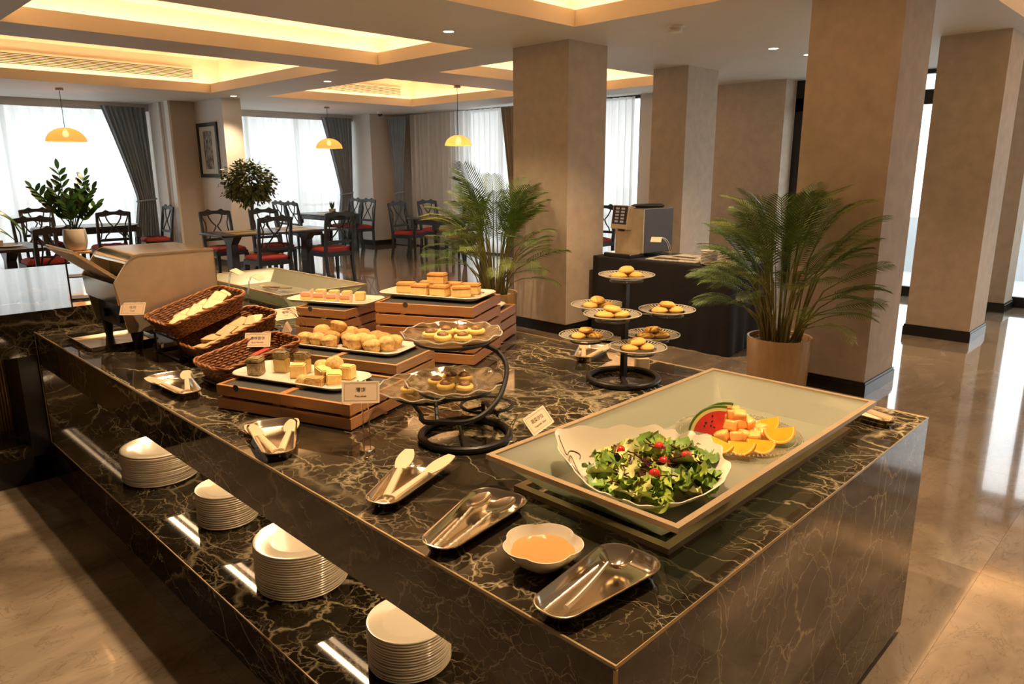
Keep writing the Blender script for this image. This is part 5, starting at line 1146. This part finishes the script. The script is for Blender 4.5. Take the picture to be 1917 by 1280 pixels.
bm = BM(); add_box(bm, .012, .44, 0, .36, .035, .46); bmesh.ops.bevel(bm, geom=list(bm.edges), offset=.006, segments=1, affect='EDGES'); obj('body', bm, 'machine_side', mc, smooth=0)
bm = BM(); add_box(bm, 0, .012, .003, .357, .04, .455); obj('front_plate', bm, 'brushed_steel', mc, smooth=0)
bm = BM(); mt = T(-.075, .15, .285) @ Matrix.Rotation(.16, 4, 'Y'); add_box(bm, 0, .10, 0, .205, -.02, .205, mt); bmesh.ops.bevel(bm, geom=list(bm.edges), offset=.004, segments=1, affect='EDGES'); hd = obj('screen_head', bm, 'brushed_steel', mc, smooth=0)
bm = BM(); add_box(bm, -.003, 0, .012, .193, .025, .197, mt); sc = obj('touch_screen', bm, 'screen', mc, smooth=0)
bm = BM(); add_box(bm, -.004, -.003, 0, .045, 0, .018); ic = obj('icon', bm, 'screen_icon', sc, smooth=0); k = 0
for r in range(5):
    for c in range(2):
        q_ = mt @ Vector((0, .045+.07*c, .04+.031*r))
        if k == 0: ic.location = q_; ic.rotation_euler = (0, .16, 0)
        else: piece(ic, sc, q_, (0, .16, 0))
        k += 1
bm = BM(); add_box(bm, -.16, .05, .02, .36, 0, .035); bmesh.ops.bevel(bm, geom=list(bm.edges), offset=.005, segments=1, affect='EDGES'); obj('drip_tray', bm, 'black_plastic', mc, smooth=0)
bm = BM(); add_box(bm, -.15, .0, .03, .35, .035, .041); obj('drip_grille', bm, 'steel', mc, smooth=0)
bm = BM(); add_box(bm, -.05, -.02, .22, .28, .24, .285); obj('spout', bm, 'black_plastic', mc, smooth=0)
bm = BM(); loft(bm, [at_z(rrect(.30, .20, .06, 5), .46), at_z(rrect(.32, .22, .06, 5), .48), at_z(rrect(.28, .18, .06, 5), .495)], mtx=T(.24, .16, 0)); obj('hopper_lid', bm, 'black_plastic', mc)
sign((6.02, 3.80, .77), (5.77, 3.80, .955), rad(-72), rad(40), 0, '', '', 'small menu sign standing beside the coffee machine', .10, .055)
for i, (x, y, rz, w, d, lab) in enumerate(((5.88, 3.62, .12, .50, .36, 'folded newspaper lying nearest the coffee machine'), (5.98, 3.50, .0, .48, .34, 'folded newspaper lying on another one beside the white saucers'))):
    t = thing('newspaper', lab, 'newspaper', (x, y, .771+i*.0125), rz+PI/2)
    bm = BM(); loft(bm, [at_z(rrect(w, d, .006, 3), 0), at_z(rrect(w+.004, d+.004, .006, 3), .006), at_z(rrect(w, d, .006, 3), .012)]); obj('pages', bm, 'newsprint', t, smooth=30)
    bm = BM(); 
    for k in range(2): add_box(bm, -w*.40, w*.02+k*.1, -d*.36+k*.03, -d*.36+.012+k*.03, .012, .0124)
    add_box(bm, -w*.1, w*.4, d*.05, d*.35, .012, .0124); obj('print_block', bm, 'ink', t, smooth=0)
def saucer_stack(x, y, lab, top, grp, sd):
    q_ = random.Random(sd); bm = lathe(BM(), [(.04, 0), (.045, .002), (.075, .012), (.078, .0135), (.077, .0165), (.07, .0165), (.04, .0075), (.001, .007)], 32); s0 = tag(obj('saucer', bm, 'porcelain_white', smooth=50), lab, 'saucer', grp); s0.location = (x, y, .771)
    for k in range(1, 10):
        c = s0.copy(); C.objects.link(c); c.location = (x+q_.uniform(-.002, .002), y+q_.uniform(-.002, .002), .771+k*.0125)
        if k == 9: c['label'] = top; del c['group']
saucer_stack(5.745, 3.225, 'white saucer in the pile nearer the newspapers', 'topmost white saucer of the pile nearer the newspapers', 'saucers in the pile nearer the newspapers', 1); saucer_stack(5.735, 3.055, 'white saucer in the pile at the table corner beside the right palm', 'topmost white saucer of the pile beside the right palm', 'saucers in the pile at the table corner', 2)

# ================================================================ plants
def frond_bm(sd, L=1.0, droop=.5, n=23, lw=.35):
    """a feather palm frond along +x, rising then drooping"""
    q_ = random.Random(sd); bm = BM(); P = []
    for i in range(17):
        u = i/16; P.append(Vector((L*(u-.12*droop*u*u), 0, L*(.10*u-droop*.42*u*u*u))))
    tube(bm, P, [.008*(1-.85*i/16)+.001 for i in range(17)], 5)
    for k in range(n):
        u = .22+.78*(k+.5)/n; i = min(15, int(u*16)); f = u*16-i; p = P[i].lerp(P[i+1], f); d = (P[i+1]-P[i]).normalized()
        ll = L*lw*(math.sin(PI*min(1, .12+.84*(u-.22)/.78))**.6)*q_.uniform(.88, 1.08); fwd = .50+.55*u
        for s in (-1, 1):
            dirv = (d*fwd+Vector((0, s, .26-.2*u))).normalized(); upv = Vector((0, 0, 1)); w_ = d*.0098*L; tip = p+dirv*ll+Vector((0, 0, -.22*ll)); mid = p+dirv*ll*.5+Vector((0, 0, .01))
            a = [bm.verts.new(x) for x in (p-w_*.5, p+w_*.5, mid+w_*1.15, mid-w_*.9, tip)]; face(bm, (a[0], a[1], a[2], a[3])); face(bm, (a[3], a[2], a[4]))
    return bm
fr_m = [frond_bm(k, 1.0, (.35, .6, .85, .5)[k]) for k in range(4)]
fr_src = []
for k, b in enumerate(fr_m):
    me = bpy.data.meshes.new('frond'); b.to_mesh(me); b.free(); me.materials.append(M[('palm_leaf', 'palm_leaf', 'palm_leaf_light', 'palm_leaf')[k]]); me.shade_smooth(); fr_src.append(me)
def palm(loc, label, planter, scale, n, sd, pr, ph, spread=1.0, tiltx=0):
    q_ = random.Random(sd)
    pl = thing('planter', planter, 'planter', loc); bm = BM(); lathe(bm, [(pr*.88, 0), (pr*.90, .01), (pr, ph), (pr*.985, ph+.004), (pr*.93, ph), (pr*.90, ph-.08), (.001, ph-.08)], 48); obj('pot', bm, 'planter_tan', pl, smooth=50)
    bm = BM(); lathe(bm, [(pr*.91, ph-.08), (pr*.915, ph-.055), (.001, ph-.045)], 32); obj('soil', bm, 'soil', pl)
    bm = BM()
    for k in range(170):
        a, r = q_.uniform(0, 2*PI), pr*.88*math.sqrt(q_.random()); s = q_.uniform(.010, .018); lathe(bm, [(.0005, -s*.6), (s, -s*.2), (s*.9, s*.3), (.0005, s*.6)], 6, mtx=T(r*math.cos(a), r*math.sin(a), ph-.040+q_.uniform(0, .012)) @ RZ(a*3))
    o = obj('pebbles', bm, 'pebble', pl, smooth=60); o['kind'] = 'stuff'
    t = thing('palm', label, 'plant', (loc[0], loc[1], loc[2]+ph-.045)); cane = None
    for k in range(n):
        a = k*2.399+q_.uniform(-.3, .3); lean = (k/(n-1))**1.15
        if lean > .12 and math.cos(a) > .35: a = math.copysign(1.25+q_.uniform(0, .5), math.sin(a))
        r0 = pr*.62*math.sqrt(q_.random()); base = Vector((r0*math.cos(a), r0*math.sin(a), 0))
        hgt = scale*(.60-.36*lean*q_.uniform(.5, 1.2))*q_.uniform(.75, 1.1); out = spread*scale*(.05+.20*lean); topv = base+Vector((out*math.cos(a), out*math.sin(a), hgt))
        bm = BM(); mid = base*.6+topv*.4+Vector((0, 0, .06*scale)); tube(bm, [base, base.lerp(mid, .5)+Vector((0, 0, .01)), mid, topv], [.0085, .007, .006, .0055], 5); obj('cane', bm, 'palm_cane', t, smooth=80)
        f = bpy.data.objects.new('frond', fr_src[k % 4]); C.objects.link(f); f.parent = t; f.location = topv
        elev = rad(74)-lean*rad(68)+q_.uniform(-.1, .1); Lf = scale*(.58-.18*lean)*q_.uniform(.85, 1.1); f.rotation_euler = (q_.uniform(-.3, .3), -elev, a+q_.uniform(-.2, .2)); f.scale = (Lf, Lf, Lf)
        f.rotation_mode = 'XYZ'
    return t
palm((4.96, 2.19, 0), 'bushy areca palm in the tan planter before the near tall pillar', 'tall tan planter topped with pebbles before the near tall pillar', 1.0, 66, 5, .225, .42, .72)
palm((4.92, 5.08, 0), 'bushy areca palm left of the middle pillar', 'tan planter of the left palm, half hidden by the wooden crates', 1.10, 66, 9, .215, .42, .72)
# ficus ball tree
t = thing('ficus_tree', 'round-headed ficus tree on a thin trunk before the window wall', 'plant', (5.36, 11.05, 0)); q_ = random.Random(3)
bm = BM(); tube(bm, [(0, 0, .30), (.015, .01, .6), (0, 0, .9), (.02, 0, 1.15)], .028, 8); obj('trunk', bm, 'bark', t)
bm = BM(); lathe(bm, [(.14, 0), (.19, .33), (.18, .335), (.16, .30), (.001, .30)], 24); obj('pot', bm, 'ceramic_pot', t)
lf = bpy.data.meshes.new('foliage'); bm = BM()
CL = []
for k in range(70):
    z = 1-2*(k+.5)/70; a = k*2.399; r = math.sqrt(max(0, 1-z*z)); m_ = q_.uniform(.72, 1.08); CL.append(Vector((r*math.cos(a)*.36*m_, r*math.sin(a)*.36*m_, z*.31*m_+(.02 if z > 0 else -.02))))
for k in range(3000):
    c = CL[k % 70]; p = Vector((0, 0, 1.42))+c*q_.uniform(.62, 1.0)+Vector((q_.gauss(0, .042), q_.gauss(0, .042), q_.gauss(0, .035))); d = c.normalized()
    dr = (d*.9+Vector((q_.uniform(-.7, .7), q_.uniform(-.7, .7), -.55))).normalized(); sd = dr.cross(Vector((q_.uniform(-1, 1), q_.uniform(-1, 1), 1))).normalized(); L = q_.uniform(.055, .09)
    a = [bm.verts.new(x) for x in (p, p+dr*L*.5+sd*L*.22, p+dr*L, p+dr*L*.5-sd*L*.22)]; face(bm, a)
for k in range(16):
    a = k*.9; d = Vector((math.cos(a), math.sin(a), q_.uniform(-.3, .5))).normalized(); tube(bm, [(0, 0, 1.15), d*.2+Vector((0, 0, 1.38)), d*.34+Vector((0, 0, 1.42))], [.012, .006, .002], 4)
o = obj('foliage', bm, 'ficus_leaf', t, smooth=180); o['kind'] = 'stuff'
# plant stand with the pale pot
st = thing('plant_stand', 'thin black frame stand with wood top on the side counter', 'stand', (1.17, 4.55, .905), rad(-14)); w_ = .062
for sx, sy in ((-1, -1), (1, -1), (1, 1), (-1, 1)):
    bm = BM(); add_box(bm, sx*w_-.004, sx*w_+.004, sy*w_-.004, sy*w_+.004, 0, .255); obj('leg', bm, 'black_iron', st, smooth=0)
for z in (.004, .125):
    bm = BM(); add_box(bm, -w_, w_, -w_, w_, z, z+.006); obj('shelf', bm, 'dark_steel', st, smooth=0)
bm = BM(); add_box(bm, -w_-.008, w_+.008, -w_-.008, w_+.008, .255, .266); obj('top_board', bm, 'cork_board', st, smooth=0, bevel=.001)
zz = thing('potted_plant', 'pale pot with a dark leafy plant on the thin black stand', 'plant', (1.17, 4.55, 1.1715)); bm = BM(); lathe(bm, [(.038, 0), (.050, .012), (.060, .05), (.058, .095), (.054, .120), (.050, .121), (.048, .105), (.001, .104)], 36); obj('pot', bm, 'ceramic_pot', zz, smooth=60)
bm = BM(); lathe(bm, [(.048, .104), (.03, .112), (.001, .113)], 20); obj('soil', bm, 'soil', zz)
bm = BM(); G = []
for i in range(7):
    u = i/6; wd = .44*math.sin(PI*(.06+.9*u))**.8; G.append([bm.verts.new((u, s*wd*.5, .10*u*(1-u)-.06*abs(s)*(1-u)+(.05*abs(s)))) for s in (-1, 0, 1)])
for a, b in zip(G, G[1:]):
    for j in range(2): face(bm, (a[j], a[j+1], b[j+1], b[j]))
lfm = bpy.data.meshes.new('leaf'); bm.to_mesh(lfm); bm.free(); lfm.materials.append(M['zz_leaf']); lfm.shade_smooth()
q_ = random.Random(21)
Rv = Vector((math.cos(rad(-14)), math.sin(rad(-14)), 0)); Fv = Vector((-.24, -.97, 0))
for k, (u, h, bend, fwd) in enumerate(((-.030, .43, -.02, .01), (.075, .385, .05, .0), (-.14, .31, -.10, .02), (.09, .29, .09, .03), (-.06, .30, -.05, .04), (.03, .27, .02, -.03), (-.10, .22, -.08, -.03), (.06, .22, .06, .05), (-.02, .20, -.02, .05), (.10, .18, .10, 0), (.0, .24, .03, .03))):
    base = Vector((q_.uniform(-.02, .02), q_.uniform(-.02, .02), .108)); tip = Rv*(u+bend*.25)+Fv*fwd+Vector((0, 0, .108+h*.78)); mid = base.lerp(tip, .5)+Vector((0, 0, .03)); P = [base*(1-s)**2+mid*2*s*(1-s)+tip*s*s for s in [i/9 for i in range(10)]]
    bm = BM(); tube(bm, P, [.0035*(1-.6*i/9) for i in range(10)], 5); stem = obj('stem', bm, 'zz_leaf', zz)
    for i in range(3, 10):
        d = (P[i]-P[i-1]).normalized()
        for s in (-1, 1) if i < 9 else (0,):
            side = (Rv if k % 2 == 0 else (Rv+Fv*.6).normalized())*s; dv = (d*(.75 if s else 1)+side*.75).normalized(); f = bpy.data.objects.new('leaf', lfm); C.objects.link(f); f.parent = stem; f.location = P[i]
            zn = (Fv*.8+Vector((0, 0, .55))+Vector((q_.uniform(-.4, .4), q_.uniform(-.4, .4), q_.uniform(-.3, .3)))); zn = (zn-dv*zn.dot(dv)).normalized(); yn = zn.cross(dv); f.rotation_euler = Matrix((dv, yn, zn)).transposed().to_euler(); L = .060*(1-.25*abs(i-6)/4)*q_.uniform(.85, 1.15); f.scale = (L, L, L)
# leaves of another plant reaching in at the left edge
ob = thing('broadleaf_plant', 'dark strap leaves of a plant standing at the left edge', 'plant', (.66, 4.74, .905)); bm = BM(); lathe(bm, [(.05, 0), (.06, .01), (.07, .14), (.066, .142), (.062, .125), (.001, .12)], 28); obj('pot', bm, 'ceramic_pot', ob)
for k, (dx, dy, z1_, z2_) in enumerate(((.31, -.075, .72, .36), (.25, -.06, .55, .34), (.12, .1, .5, .40), (-.15, .05, .5, .30), (-.1, -.12, .45, .25))):
    bm = BM(); G = []; A_, B_, C_ = Vector((0, 0, .12)), Vector((dx*.35, dy*.35, z1_)), Vector((dx, dy, z2_))
    for i in range(14):
        u = i/13; p = A_*(1-u)**2+B_*2*u*(1-u)+C_*u*u; wd = .020*math.sin(PI*(.08+.90*u))**.8; sd = Vector((-dy*.6, dx*.6, .8*abs(dx))).normalized(); G.append([bm.verts.new(p-sd*wd), bm.verts.new(p-Vector((0, 0, .004))), bm.verts.new(p+sd*wd)])
    for a, b in zip(G, G[1:]):
        for j in range(2): face(bm, (a[j], a[j+1], b[j+1], b[j]))
    obj('leaf', bm, 'zz_leaf', ob, smooth=180)
bm = BM(); add_box(bm, -.17, .17, -.12, .12, 0, .018); bmesh.ops.bevel(bm, geom=list(bm.edges), offset=.004, segments=1, affect='EDGES'); o = tag(obj('serving_board', bm, 'black_plastic', smooth=0), 'flat black board at the left edge of the side counter', 'board'); o.location = (.70, 5.23, .9055)
